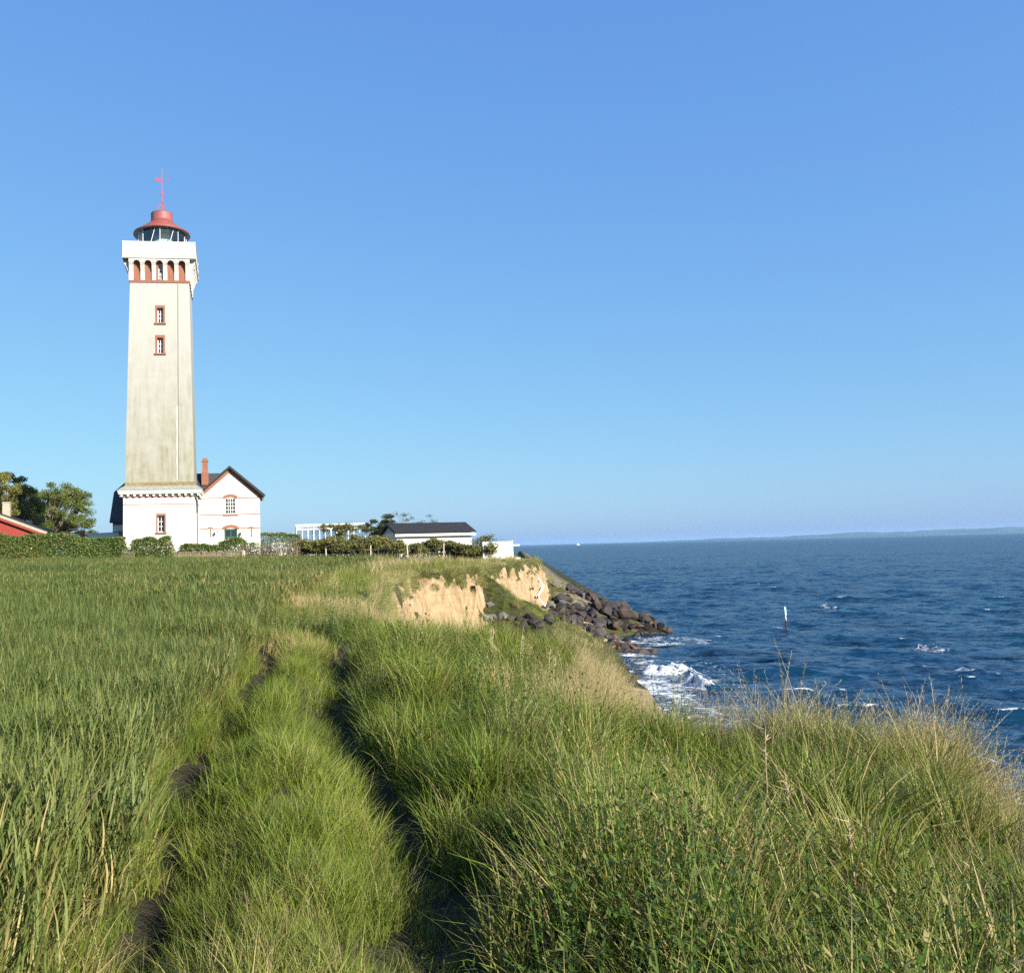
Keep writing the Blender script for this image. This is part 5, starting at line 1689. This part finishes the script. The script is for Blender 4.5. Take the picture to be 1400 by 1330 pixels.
pxs = [418, 444, 470, 497, 523, 549, 575, 601, 627, 646]
labs = ['below the greenhouse end nearest the white house', 'at the fence post below the greenhouse middle', 'below the greenhouse between the two fence posts nearest the house', 'at the fence post below the greenhouse end nearest the shed',
        'below the dark bush beside the blue grey gable', 'at the fence post below the shed end with the blue grey gable', 'below the shed roof, between the last two fence posts', 'at the last fence post towards the white screen',
        'just past the last fence post, below the seaward shed end', 'lowest of its row, last before the white board screen']
for k, (px, lb) in enumerate(zip(pxs, labs)):
    shrub('olive windswept shrub ' + lb, px, 64.5 + .5 * math.sin(k * 2.1), 1.85, [1.95, 2.0, 2.0, 2.05, 2.0, 1.75, 1.6, 1.9, 1.55, 1.3][k], 40 + k, n=6000, group='windswept shrubs along the wire fence', trunks=6, crown=.36)
shrub('yellow green bushy shrub rising before the greenhouse roof', 466, 70, 2.3, 3.6, 61, n=4600, name='tall_shrub', crown=.35)
shrub('dark evergreen bush between the greenhouse and the blue grey gable', 520, 79, 2.9, 4.2, 62, mat='dark_leaf', n=9000, trunks=8, name='dark_bush', crown=.2, size=.16)
shrub('thin windswept dark shrub whose sparse twigs stand above the shed roof', 552, 82, 3.6, 4.45, 63, mat='dark_leaf', n=1100, name='sparse_shrub', crown=.55, lean=1.6, size=.13)
shrub('low grey green bush between the white shed and the white board screen', 657, 74, 1.6, 2.25, 64, n=1400, name='low_bush', crown=.3)


hedge('low dark undergrowth behind the stems of the windswept shrubs, below the greenhouse', xy(400, 66.2), xy(545, 66.2), .95, .9, 9000, 'dark_leaf', 81, 0, name='undergrowth', cat='undergrowth', size=.13, rag=.3)
hedge('thin straggling undergrowth before the white slatted garden fence', xy(545, 65.4), xy(650, 65.0), .62, .7, 2600, 'shrub_leaf', 82, 0, name='undergrowth', cat='undergrowth', size=.13, rag=.6)


def tree(label, px, row_base, Y, W, H, seed, mat, clumps, n, trunk_r=.28, lean=(0, 0), sparse_side=0):
    rs = np.random.default_rng(seed)
    p = at(px, row_base, Y); zb = 5.9
    r = empty('windswept_tree', (p.x, p.y, zb), 0, label, 'tree', 'trees behind the red timber house')
    tr = MB()
    th_ = H * .30
    tr.tube([(0, 0, -.5), (lean[0] * .2, 0, th_ * .6), (lean[0] * .4, lean[1] * .4, th_)], [trunk_r * 1.3, trunk_r, trunk_r * .8], 9)
    cl = []
    for k in range(clumps):
        a = rs.random() * 6.283; q = math.sqrt(rs.random())
        u = rs.random()
        ex, ey = W / 2 * q * math.cos(a) * (1.05 - .35 * u) + lean[0], W / 2.3 * q * math.sin(a) + lean[1]
        ez_ = H * (.40 + .56 * u) - .10 * H * q * q
        cl.append((ex, ey, ez_, rs.uniform(.45, .95)))
        mx_, my_ = ex * .45 + rs.normal(0, .2), ey * .45
        tr.tube([(lean[0] * .4, lean[1] * .4, th_ * .95), (mx_, my_, th_ + (ez_ - th_) * .5 + rs.normal(0, .15)), (ex, ey, ez_)], [trunk_r * .45, trunk_r * .26, .025], 5)
    tw = tr
    for k in range(26):
        c0 = cl[rs.integers(0, len(cl))]
        tw.tube([(c0[0], c0[1], c0[2]), (c0[0] + rs.normal(.1, .35), c0[1] + rs.normal(0, .3), c0[2] + rs.uniform(.5, 1.25))], [.02, .006], 4)
    tr.build('trunk', M['bark'], r, fix=False)
    cl = np.array(cl); i = rs.integers(0, len(cl), n)
    d3 = rs.normal(0, 1, (n, 3)); d3 /= np.linalg.norm(d3, axis=1)[:, None]
    P = cl[i, :3] + d3 * (cl[i, 3] * rs.random(n) ** .55)[:, None] * np.array([1.15, 1.1, .72]) + rs.normal(0, .05, (n, 3))
    leaf_obj('crown', rs, P, .21, M[mat], r, clump=rs.random(len(cl))[i])
    return r


tree('dense dark green windswept tree behind the roof of the red house', 70, 745, 104, 11.8, 11.2, 71, 'tree_leaf', 150, 46000, lean=(.3, 0))
tree('yellow green tree cut by the left edge of the picture, behind the red house', 4, 745, 84, 9.2, 10.6, 72, 'tree_leaf_warm', 110, 32000)

# ------------------------------------------------------------------ fences


def post_proto(h, r=.055, name='fence_post'):
    mb = MB()
    mb.tube([(0, 0, -.35), (0, 0, h * .5), (.01, 0, h - .02), (.01, 0, h)], [r, r * .97, r * .95, r * .8], 9)
    return mb


proto = None
plabs = ['leftmost pale round fence post of the wire fence, below the greenhouse middle', 'pale round fence post below the right end of the greenhouse', 'pale round fence post below the left end of the white shed', 'rightmost pale round fence post of the wire fence, below the middle of the white shed']
pw = []
for k, (px, top, bot) in enumerate(((446, 749.5, 770), (507, 745.5, 771), (558, 742.5, 769), (606.5, 742.5, 766))):
    Y = 61.2
    p = at(px, bot - 1, Y); zg = zter(p.x, p.y); zt_ = at(px, top, Y).z
    if proto is None:
        h0 = zt_ - zg
        proto = post_proto(h0).build('fence_post', M['wood_post'], None, smooth=True, fix=False); o = proto
    else:
        o = proto.copy(); COL.objects.link(o); o.scale.z = (zt_ - zg) / h0
    o.location = (p.x, p.y, zg); o.rotation_euler = (R(random.uniform(-2, 2)), R(random.uniform(-2, 2)), random.random() * 6)
    tag(o, plabs[k], 'fence post', 'posts of the wire fence along the cliff top')
    pw.append(Vector((p.x, p.y, zg)))
ws = MB()
for hgt in (.35, .75, 1.1):
    pts = []
    for a, b_ in zip(pw[:-1], pw[1:]):
        for t in np.linspace(0, 1, 5)[:-1]:
            q = a.lerp(b_, t); pts.append((q.x, q.y, q.z + hgt - .03 * math.sin(math.pi * t)))
    pts.append((pw[-1].x, pw[-1].y, pw[-1].z + hgt))
    ws.tube(pts, .006, 4)
o = ws.build('fence_wire', simple_mat('galvanised_wire', (.25, .25, .25), .5, metal=.6), None, fix=False)
tag(o, 'thin galvanised wires strung between the pale round posts', 'fence wire')

# split paling fence before the house
a, b_ = xy(228, 61.8), xy(333, 60.2)
L = math.hypot(b_[0] - a[0], b_[1] - a[1]); ang = math.atan2(b_[1] - a[1], b_[0] - a[0]); zb = zter((a[0] + b_[0]) / 2, (a[1] + b_[1]) / 2)
pf = empty('paling_fence', (a[0], a[1], zb), ang, 'grey brown split paling fence below the rose bushes before the house', 'fence')
rs = np.random.default_rng(9)
mb = MB(); k = 0; x = 0
while x < L:
    h = rs.uniform(.98, 1.14); t = rs.normal(0, .025)
    lo = [(x - .022, -.012, 0), (x + .022, -.012, 0), (x + .022, .012, 0), (x - .022, .012, 0)]
    mb.prism(lo, [(xx + t, yy, h) for (xx, yy, _) in lo]); x += .085 + rs.normal(0, .008)
mb.build('pickets', M['paling'], pf, fix=False)
mb = MB()
for hz in (.25, .62, .95): mb.tube([(0, -.02, hz), (L, -.02, hz)], .008, 4)
mb.build('wire', M['dark_metal'], pf, fix=False)
p2 = MB(); p2.box(L - .09, L + .09, -.09, .09, -.3, 1.02); p2.build('end_post', M['wood_post'], pf)
p2 = MB(); p2.box(L * .5 - .04, L * .5 + .04, .02, .10, -.3, 1.05).box(.0, .08, .02, .1, -.3, 1.05); p2.build('post', M['wood_post'], pf, fix=False)
# leaning piece of the same fence left of the first bush
a, b_ = xy(163, 61.0), xy(180, 60.6); L2 = math.hypot(b_[0] - a[0], b_[1] - a[1]); zb = zter(*a)
pf = empty('leaning_fence_panel', (a[0], a[1], zb), math.atan2(b_[1] - a[1], b_[0] - a[0]), 'collapsed grey paling panel leaning between the long hedge and the rounded bush', 'fence panel')
mb = MB()
for k in range(11):
    x = L2 * k / 10; lean = .35
    lo = [(x - .022, -.012, 0), (x + .022, -.012, 0), (x + .022, .012, 0), (x - .022, .012, 0)]
    mb.prism(lo, [(xx + lean, yy, 1.15 - .02 * k) for (xx, yy, _) in lo])
mb.build('pickets', M['paling'], pf, fix=False)
mb = MB(); mb.tube([(.05, -.02, .25), (L2 + .1, -.02, .25)], .01, 4).tube([(.25, -.02, .85), (L2 + .25, -.02, .8)], .01, 4); mb.build('wire', M['dark_metal'], pf, fix=False)

# low white lattice fence seen through the shrubs' stems
a, b_ = xy(543, 67.5), xy(657, 66.5)
L = math.hypot(b_[0] - a[0], b_[1] - a[1]); zb = zter((a[0] + b_[0]) / 2, (a[1] + b_[1]) / 2)
lf = empty('lattice_fence', (a[0], a[1], zb), math.atan2(b_[1] - a[1], b_[0] - a[0]), 'low white slatted garden fence seen through the stems of the windswept shrubs', 'fence')
mb = MB(); x = 0
while x < L: mb.box(x, x + .07, -.012, .012, .08, .92); x += .135
mb.build('slats', M['white_wood'], lf, fix=False)
mb = MB().box(0, L, .012, .045, .2, .28).box(0, L, .012, .045, .72, .80); mb.build('rails', M['white_wood'], lf, fix=False)
for k in range(5): MB().box(L * k / 4 - .05, L * k / 4 + .05, .045, .14, -.3, 1.0).build('post', M['white_wood'], lf)

# white board screen at the cliff edge
A_, B_ = at(662, 771, 64.0), at(701, 767, 66.0)
ang = math.atan2(B_.y - A_.y, B_.x - A_.x); L = math.hypot(B_.x - A_.x, B_.y - A_.y)
zg = zter(A_.x, A_.y)
WF = Frame((A_.x, A_.y, zg), ang)
wf = empty('board_screen', (A_.x, A_.y, zg), ang, 'white upright board screen standing at the very edge of the cliff', 'fence')
zt0, zt1 = WF.z(662, 741), WF.z(699, 739.8)
zb0, zb1_ = WF.z(662, 766.5), WF.z(699, 765)
mb = MB(); nb = 17
for k in range(nb):
    xa = .06 + (L - .12) * k / nb; xb = xa + (L - .12) / nb - .035; t = (k + .5) / nb
    mb.box(xa, xb, -.012, .012, zb0 + (zb1_ - zb0) * t + .05 * random.random(), zt0 + (zt1 - zt0) * t + .02 * random.random())
mb.build('boards', M['white_wood'], wf, fix=False)
ar1, ar2 = WF.z(706, 745.2), WF.z(706, 763); xend = WF.x(711, 750)
for z_ in (ar1, ar2):
    MB().box(-.02, xend, .014, .06, z_ - .055, z_ + .055).build('rail', M['white_wood'], wf)
MB().box(-.09, .06, -.03, .12, -.9, zt0 + .03).build('post', M['white_wood'], wf)
MB().box(L - .07, L + .08, -.03, .12, -.9, zt1 + .05).build('post', M['white_wood'], wf)
# its return, running inland, with dark gate posts
C1 = at(655, 768, 67.5)
ang2 = math.atan2(C1.y - A_.y, C1.x - A_.x); L3 = math.hypot(C1.x - A_.x, C1.y - A_.y)
sg = empty('side_gate', (A_.x, A_.y, zg), ang2, 'dark narrow gate with black posts turning inland from the white board screen', 'gate')
M['black_wood'] = simple_mat('black_wood', (.03, .028, .026), .8, .2, 8, .2)
for x in (.28, L3 * .55): MB().box(x - .06, x + .06, -.06, .06, -.5, zt0 - .15).build('gate_post', M['black_wood'], sg)
MB().box(.34, L3 * .55 - .06, -.02, .02, zt0 - .40, zt0 - .2).box(.34, L3 * .55 - .06, -.02, .02, .3, .42).build('rail', M['black_wood'], sg, fix=False)
e0, e1 = at(647, 768, 66.2), at(655.5, 768, 65.2)
L4 = math.hypot(e1.x - e0.x, e1.y - e0.y); ze0 = zter(e0.x, e0.y)
wp = empty('plank_barrier', (e0.x, e0.y, ze0), math.atan2(e1.y - e0.y, e1.x - e0.x), 'short white plank panel left of the dark side gate', 'fence panel')
mb = MB()
for k in range(5): mb.box(L4 * k / 5, L4 * (k + .9) / 5, -.012, .012, -.1, 1.35 - .02 * k)
mb.build('boards', M['white_wood'], wp, fix=False)
MB().box(0, L4, .013, .05, .2, .3).box(0, L4, .013, .05, 1.0, 1.1).build('rails', M['white_wood'], wp, fix=False)

# ------------------------------------------------------------------ boulders of the groyne and the cliff foot


def rock_mesh(name, seed, flat=1.0):
    bm = bmesh.new(); bmesh.ops.create_icosphere(bm, subdivisions=3, radius=.5)
    rs = np.random.default_rng(seed)
    V = np.array([v.co[:] for v in bm.verts])
    for k in range(15):                           # plane cuts give it facets
        n = rs.normal(0, 1, 3); n /= np.linalg.norm(n); dd = rs.uniform(.20, .40)
        ex = np.maximum(V @ n - dd, 0); V -= ex[:, None] * n * .92
    V *= np.array([rs.uniform(.95, 1.35), rs.uniform(.8, 1.1), rs.uniform(.65, .95) * flat])
    V += .03 * np.stack([fbm(V[:, 0] * 4 + s, V[:, 1] * 4, V[:, 2] * 4, o=3, s=seed + s) for s in range(3)], 1)
    for v, c in zip(bm.verts, V): v.co = c
    me = bpy.data.meshes.new(name); bm.to_mesh(me); bm.free()
    me.polygons.foreach_set('use_smooth', [True] * len(me.polygons))
    me.set_sharp_from_angle(angle=R(24)) if hasattr(me, 'set_sharp_from_angle') else None
    return me


def rock_mat(name, cols, wet=.35):
    m = NT(name)
    v = m.coords('Object')
    oi = m.n('ShaderNodeObjectInfo').outputs['Random']
    c = m.ramp(oi, [(i / (len(cols) - 1), c) for i, c in enumerate(cols)])
    vv = m.n('ShaderNodeVectorMath', _operation='ADD', i0=v).outputs[0]
    n1 = m.noise(v, 3.0, 6, .65); n2 = m.noise(v, 14, 4, .6)
    c = m.mix(m.math('MULTIPLY', m.ramp(n1, [(.35, 0.0), (.7, 1.0)]), .6), c, m.mix(1.0, c, (.45, .42, .40), 'MULTIPLY'))
    c = m.mix(m.ramp(n2, [(.6, 0.0), (.72, .35)]), c, (.20, .185, .165))
    return m.done(m.bsdf(c, .55 + .3 * (1 - wet), .3 + .3 * wet, m.bump(n1, .6, .06)))


M['rock_dark'] = rock_mat('dark_boulder', [(.014, .013, .014), (.030, .024, .022), (.018, .016, .020), (.048, .034, .028), (.020, .020, .022), (.075, .064, .058)])
M['rock_rust'] = rock_mat('rust_boulder', [(.085, .038, .016), (.13, .06, .025), (.06, .033, .018)], .6)
M['rock_pale'] = rock_mat('pale_boulder', [(.13, .122, .11), (.18, .168, .15), (.095, .09, .085)], 0)
ROCKS = {k: [rock_mesh('boulder_%s_%d' % (k, i), s0 + i) for i in range(7)] for k, s0 in (('rock_dark', 700), ('rock_rust', 720), ('rock_pale', 740))}
for k, l in ROCKS.items():
    for me in l: me.materials.append(M[k])
rs = np.random.default_rng(77)


def boulder(kind, x, y, z, s, label, group=None, name='boulder'):
    o = bpy.data.objects.new(name, ROCKS[kind][rs.integers(0, 7)])
    COL.objects.link(o)
    o.location = (x, y, z); o.scale = (s, s * rs.uniform(.85, 1.1), s * rs.uniform(.85, 1.1)); o.rotation_euler = (rs.normal(0, .35), rs.normal(0, .35), rs.random() * 6.28)
    tag(o, label, 'boulder', group)
    return o


taken = []


def free(x, y, s, f=.62):
    for (a, b_, c) in taken:
        if (a - x) ** 2 + (b_ - y) ** 2 < ((s + c) * .5 * f) ** 2: return False
    taken.append((x, y, s)); return True


# single boulders one can point to
def single(kind, px, row, z, s, label, name='boulder'):
    p = onz(px, row, z); taken.append((p.x, p.y, s)); return boulder(kind, p.x, p.y, z, s, label, name=name)


single('rock_rust', 803, 866, .35, .95, 'round rust brown boulder low at the water on the near side of the groyne')
single('rock_pale', 822, 846, 1.0, .85, 'pale grey boulder amid the dark ones in the middle of the groyne')
single('rock_dark', 879, 852, .45, .85, 'dark boulder second from the seaward tip of the groyne')
single('rock_rust', 889, 858, .15, 1.2, 'low rust brown boulder at the seaward tip of the groyne, washed by foam')
single('rock_rust', 866, 856, .45, 1.5, 'large rust brown boulder near the seaward tip of the groyne')
single('rock_rust', 851, 859, .35, 1.4, 'large rust brown boulder at the waterline, third from the tip of the groyne')
single('rock_rust', 797, 870, .1, .9, 'low rust brown boulder nearest to the straw slope at the groyne foot')
single('rock_rust', 789, 830, 2.0, .9, 'rust red boulder high on the groyne below the drain pipe')
G1 = 'dark boulders heaped on the groyne'; L1 = 'dark weathered boulder heaped on the groyne below the cliff'
cnt = 0
for it in range(9000):
    if cnt >= 292: break
    x = rs.uniform(1.2, 10.8); y = rs.uniform(55.5, 78)
    z = zter(x, y)
    s = rs.choice([rs.uniform(.4, .65), rs.uniform(.6, 1.0), rs.uniform(.95, 1.35)], p=[.38, .45, .17]) * (1.1 if x > 5 else .9)
    if z < -.55 or z > 3.5 or y > 66.5 + 8 * (x - 1.0) / 6: continue
    d = float(rim_d(np.array([x]), np.array([y]))[0])
    if d < 1.0 or (y < 60 and z > 2.2): continue
    if z > 2.7 and rs.random() < .6: continue
    if not free(x, y, s, .47): continue
    kind = 'rock_dark'
    if z < .45 and rs.random() < .55: kind = 'rock_rust'
    elif z > 2.2 and rs.random() < .5: kind = 'rock_pale'
    g, l = {'rock_dark': (G1, L1), 'rock_rust': ('rust brown boulders along the waterline', 'rust brown boulder along the waterline of the groyne'), 'rock_pale': ('grey boulders on the upper slope', 'small grey boulder on the upper slope of the groyne')}[kind]
    boulder(kind, x, y, z + rs.uniform(.08, .40) * s, s * (.7 if kind == 'rock_pale' else 1), l, g); cnt += 1
print('BOULDERS', cnt)
# foot of the sandy cliff
for (px, row, z, s, kind, lab) in ((671, 831, 2.6, .75, 'rock_pale', 'round grey stone lying alone on the grassy slump of the cliff'), (664, 848, 2.3, .6, 'rock_pale', 'small pale stone at the left end of the cliff foot row'), (673, 846, 2.3, .75, 'rock_pale', 'pale pinkish stone beside the grassy slump at the cliff foot'),
                                   (688, 846, 2.2, .9, 'rock_pale', 'broad pale grey stone in the middle of the cliff foot row')):
    p = hit_ground(px, row); s *= .72; boulder(kind, p.x, p.y, p.z + .1 * s, s, lab, name='stone')
for k in range(60):
    px = rs.uniform(655, 752); p = hit_ground(px, rs.uniform(842, 858), 35)
    if p.z > 3.0: continue
    if not free(p.x, p.y, .5, .7): continue
    boulder('rock_dark' if px > 700 or rs.random() < .4 else 'rock_pale', p.x, p.y, p.z + .06, rs.uniform(.35, .8), 'small stone in the row along the foot of the sandy cliff', 'stones along the cliff foot', 'stone')
single('rock_rust', 834, 905, .15, .8, 'brown stone in the wash beside the straw slope', 'stone')
single('rock_dark', 829, 897, .1, .6, 'small dark stone in the wash behind the brown stone', 'stone')
# driftwood in the surf
p = onz(886, 913, .12)
dwo = MB().tube([(-.7, .05, 0), (-.2, 0, .05), (.35, .04, .02), (.8, -.06, .08)], [.05, .08, .07, .03], 7).build('driftwood', M['bark'], None, smooth=True, fix=False, loc=(p.x, p.y, p.z))
tag(dwo, 'brown driftwood log floating in the surf left of the breaking wave', 'driftwood')

# drain pipe hanging down the headland
pp = []
for (px, row, Y) in ((735.5, 795.5, 68.2), (743, 804.5, 68.0), (735, 824, 66.4), (744.5, 830.5, 65.6)):
    q = hit_ground(px, row, 55); pp.append(Vector((q.x, q.y - .38, q.z + .16)))
base = pp[-1].copy()
o = MB().tube([p - base for p in pp], .085, 10).build('drain_pipe', M['white_paint'], None, smooth=False, fix=False, loc=base)
tag(o, 'white zigzag plastic drain pipe hanging down the cliff above the boulders', 'pipe')

# the marker stake in the sea
p = onz(1075.5, 863, 0); tp = at(1075.5, 829, p.y)
H = tp.z
st = empty('marker_stake', (p.x, p.y, 0), 0, 'slim wooden marker stake standing in the sea, pale blue above and dark wet wood below', 'stake')
mb = MB(); mb.tube([(0, 0, -1.5), (0, 0, H * .42)], .06, 10).build('lower_stake', simple_mat('dark_wet_wood', (.035, .018, .022), .7), st, smooth=True, fix=False)
mb = MB(); mb.tube([(0, 0, H * .42), (0, 0, H * .62)], .058, 10).build('middle_stake', simple_mat('bleached_wood', (.50, .44, .40), .8), st, smooth=True, fix=False)
mb = MB(); mb.tube([(0, 0, H * .62), (0, 0, H * .66), (0, 0, H * .92), (0, 0, H)], [.06, .085, .085, .04], 10).build('painted_top', simple_mat('pale_blue_paint', (.50, .66, .74), .6), st, smooth=True, fix=False)

# ship on the horizon
p = at(790.5, 744.0, 3600)
sp_ = empty('ferry', (p.x, p.y, 0), R(8), 'tiny white ferry far out on the horizon', 'ferry')
MB().prism([(-6.2, -1.6, -.5), (5, -1.6, -.5), (6.4, 0, -.5), (5, 1.6, -.5), (-6.2, 1.6, -.5)], [(-6.4, -1.9, 2.0), (5.6, -1.9, 2.0), (7.8, 0, 2.4), (5.6, 1.9, 2.0), (-6.4, 1.9, 2.0)]).build('hull', M['white_paint'], sp_)
MB().box(-4.5, 3.0, -1.5, 1.5, 2.0, 4.6).box(-1.0, 2.2, -1.2, 1.2, 4.6, 6.4).build('deckhouse', M['white_paint'], sp_, fix=False)
MB().tube([(-.5, 0, 6.4), (-.5, 0, 9.5)], .12, 6).build('mast', M['white_paint'], sp_)

# ------------------------------------------------------------------ tall dead stalks one can single out
M['stalk'] = simple_mat('dead_stalk', (.42, .32, .20), .9, .2, 20, .2, stretch=(1, 1, .2))


def stalk(px, row_top, row_bot, Y, label, lean=0, n=1, head=True, seed=0, r=.0038):
    rs = np.random.default_rng(900 + seed)
    b0 = at(px, row_bot, Y); t0 = at(px + lean, row_top, Y)
    zg = zter(b0.x, b0.y); zg = min(zg, b0.z)
    mb = MB(); v = t0 - Vector((b0.x, b0.y, zg))
    for k in range(n):
        off = Vector((rs.normal(0, .05), rs.normal(0, .05), 0)) if k else Vector((0, 0, 0))
        sc_ = 1 if k == 0 else rs.uniform(.65, 1.0)
        dv = Vector((v.x + rs.normal(0, .07) * (k > 0), v.y + rs.normal(0, .05), v.z * sc_))
        pts = [off + Vector((dv.x * t * t + .005 * math.sin(t * 5 + k), dv.y * t, dv.z * t)) for t in np.linspace(0, 1, 8)]
        mb.tube(pts, [r * (1.15 - .55 * t) for t in np.linspace(0, 1, 8)], 5)
        if head:
            for j in range(22):
                q = pts[-1].lerp(pts[-3], rs.random()); dd = Vector((rs.normal(0, .03), rs.normal(0, .03), rs.uniform(.01, .045)))
                mb.tube([q, q + dd * .8], [.0022, .001], 4, cap=False)
    o = mb.build('dead_stalk', M['stalk'], None, fix=False, loc=(b0.x, b0.y, zg))
    tag(o, label, 'dead stalk')


stalk(1048, 992, 1112, 5.3, 'tall thin brown dead stalk leaning left on the right hand bank', lean=-3, seed=1)
stalk(1166, 1118, 1188, 4.4, 'short thick tan dead stalk low in the grass right of the tall leaning one', lean=-4, seed=2, r=.005)
stalk(712, 955, 1045, 7.3, 'bunch of bleached dead stalks in the middle of the bank right of the path', lean=-8, n=6, seed=3)
stalk(672, 858, 925, 11.5, 'pair of pale dead stalks at the top of the bank, below the bare cliff', n=3, seed=4, r=.005)
stalk(716, 868, 940, 11, 'cluster of grey dead stalks on the crest of the bank before the groyne', n=6, seed=5, r=.005)
stalk(750, 884, 950, 10.2, 'single leaning dead stalk right of the grey cluster on the crest', n=2, lean=4, seed=6)
stalk(574, 848, 900, 13.5, 'sheaf of straw pale stalks bending left below the sandy cliff', n=7, lean=-14, seed=7, r=.005)
stalk(596, 858, 905, 13.2, 'thin straw pale stalk right of the bending sheaf', n=2, lean=-8, seed=8, r=.005)
stalk(1083, 1060, 1120, 5.0, 'pale curved dead stalk right of the tall leaning brown one', n=1, lean=-5, seed=9)
stalk(738, 1130, 1235, 5.0, 'brown dry stalks in the shade at the right edge of the path', n=4, lean=6, seed=10)
# ------------------------------------------------------------------ sky, sun, air
SUN_EL, SUN_AZ = R(25), R(131)        # azimuth clockwise from +Y (the view), so the sun stands behind to the right
sd = Vector((math.sin(SUN_AZ) * math.cos(SUN_EL), math.cos(SUN_AZ) * math.cos(SUN_EL), math.sin(SUN_EL)))
sun = bpy.data.lights.new('sun', 'SUN'); sun.energy = 5.0; sun.angle = R(.5); sun.color = (1.0, .915, .775)
so_ = bpy.data.objects.new('sun', sun); COL.objects.link(so_)
so_.rotation_euler = (-sd).to_track_quat('-Z', 'Y').to_euler(); so_.location = (40, -30, 50)
w = bpy.data.worlds.new('World'); SC.world = w; w.use_nodes = True
nt = w.node_tree; nt.nodes.clear()
sk = nt.nodes.new('ShaderNodeTexSky'); sk.sky_type = 'NISHITA'; sk.sun_disc = False
sk.sun_elevation = SUN_EL; sk.sun_rotation = SUN_AZ
sk.altitude = 0; sk.air_density = 1.0; sk.dust_density = 1.0; sk.ozone_density = 8.0
bg = nt.nodes.new('ShaderNodeBackground'); bg.inputs['Strength'].default_value = .1
wo = nt.nodes.new('ShaderNodeOutputWorld')
# the camera's response: the sky's wide brightness range is compressed channel by channel, as the photograph shows it
sep_ = nt.nodes.new('ShaderNodeSeparateColor'); com_ = nt.nodes.new('ShaderNodeCombineColor')
nt.links.new(sk.outputs[0], sep_.inputs[0])
for i, (ga, sc) in enumerate(((.664, 1.071 * .451), (.565, 1.17 * .451), (.23, 1.062 * .451))):
    a_ = nt.nodes.new('ShaderNodeMath'); a_.operation = 'MULTIPLY'; a_.inputs[1].default_value = .1
    p_ = nt.nodes.new('ShaderNodeMath'); p_.operation = 'POWER'; p_.inputs[1].default_value = ga
    q_ = nt.nodes.new('ShaderNodeMath'); q_.operation = 'MULTIPLY'; q_.inputs[1].default_value = sc * 10
    nt.links.new(sep_.outputs[i], a_.inputs[0]); nt.links.new(a_.outputs[0], p_.inputs[0]); nt.links.new(p_.outputs[0], q_.inputs[0]); nt.links.new(q_.outputs[0], com_.inputs[i])
nt.links.new(com_.outputs[0], bg.inputs['Color']); nt.links.new(bg.outputs[0], wo.inputs['Surface'])
HAZE = True
if HAZE:
    o = MB().box(-16000, 18000, -2000, 17000, -6, 60).build('haze', None)
    m = NT('haze')
    pv = m.n('ShaderNodeVolumePrincipled', Density=.00006)
    pv.inputs['Color'].default_value = (.45, .71, 1.0, 1); pv.inputs['Anisotropy'].default_value = .2
    m.t.links.new(pv.outputs[0], m.out.inputs['Volume'])
    o.data.materials.append(m.m)
    tag(o, 'thin pale sea haze lying over the land and the water', 'haze', kind='stuff')
vs_ = SC.view_settings
vs_.view_transform = 'Standard'; vs_.look = 'None'; vs_.exposure = 1.15; vs_.gamma = 1.0; vs_.use_curve_mapping = False
SC.render.engine = 'CYCLES'
cy = SC.cycles
cy.use_denoising = False; cy.max_bounces = 8; cy.diffuse_bounces = 3; cy.glossy_bounces = 3; cy.transparent_max_bounces = 12; cy.transmission_bounces = 4; cy.volume_bounces = 1
cy.caustics_reflective = False; cy.caustics_refractive = False
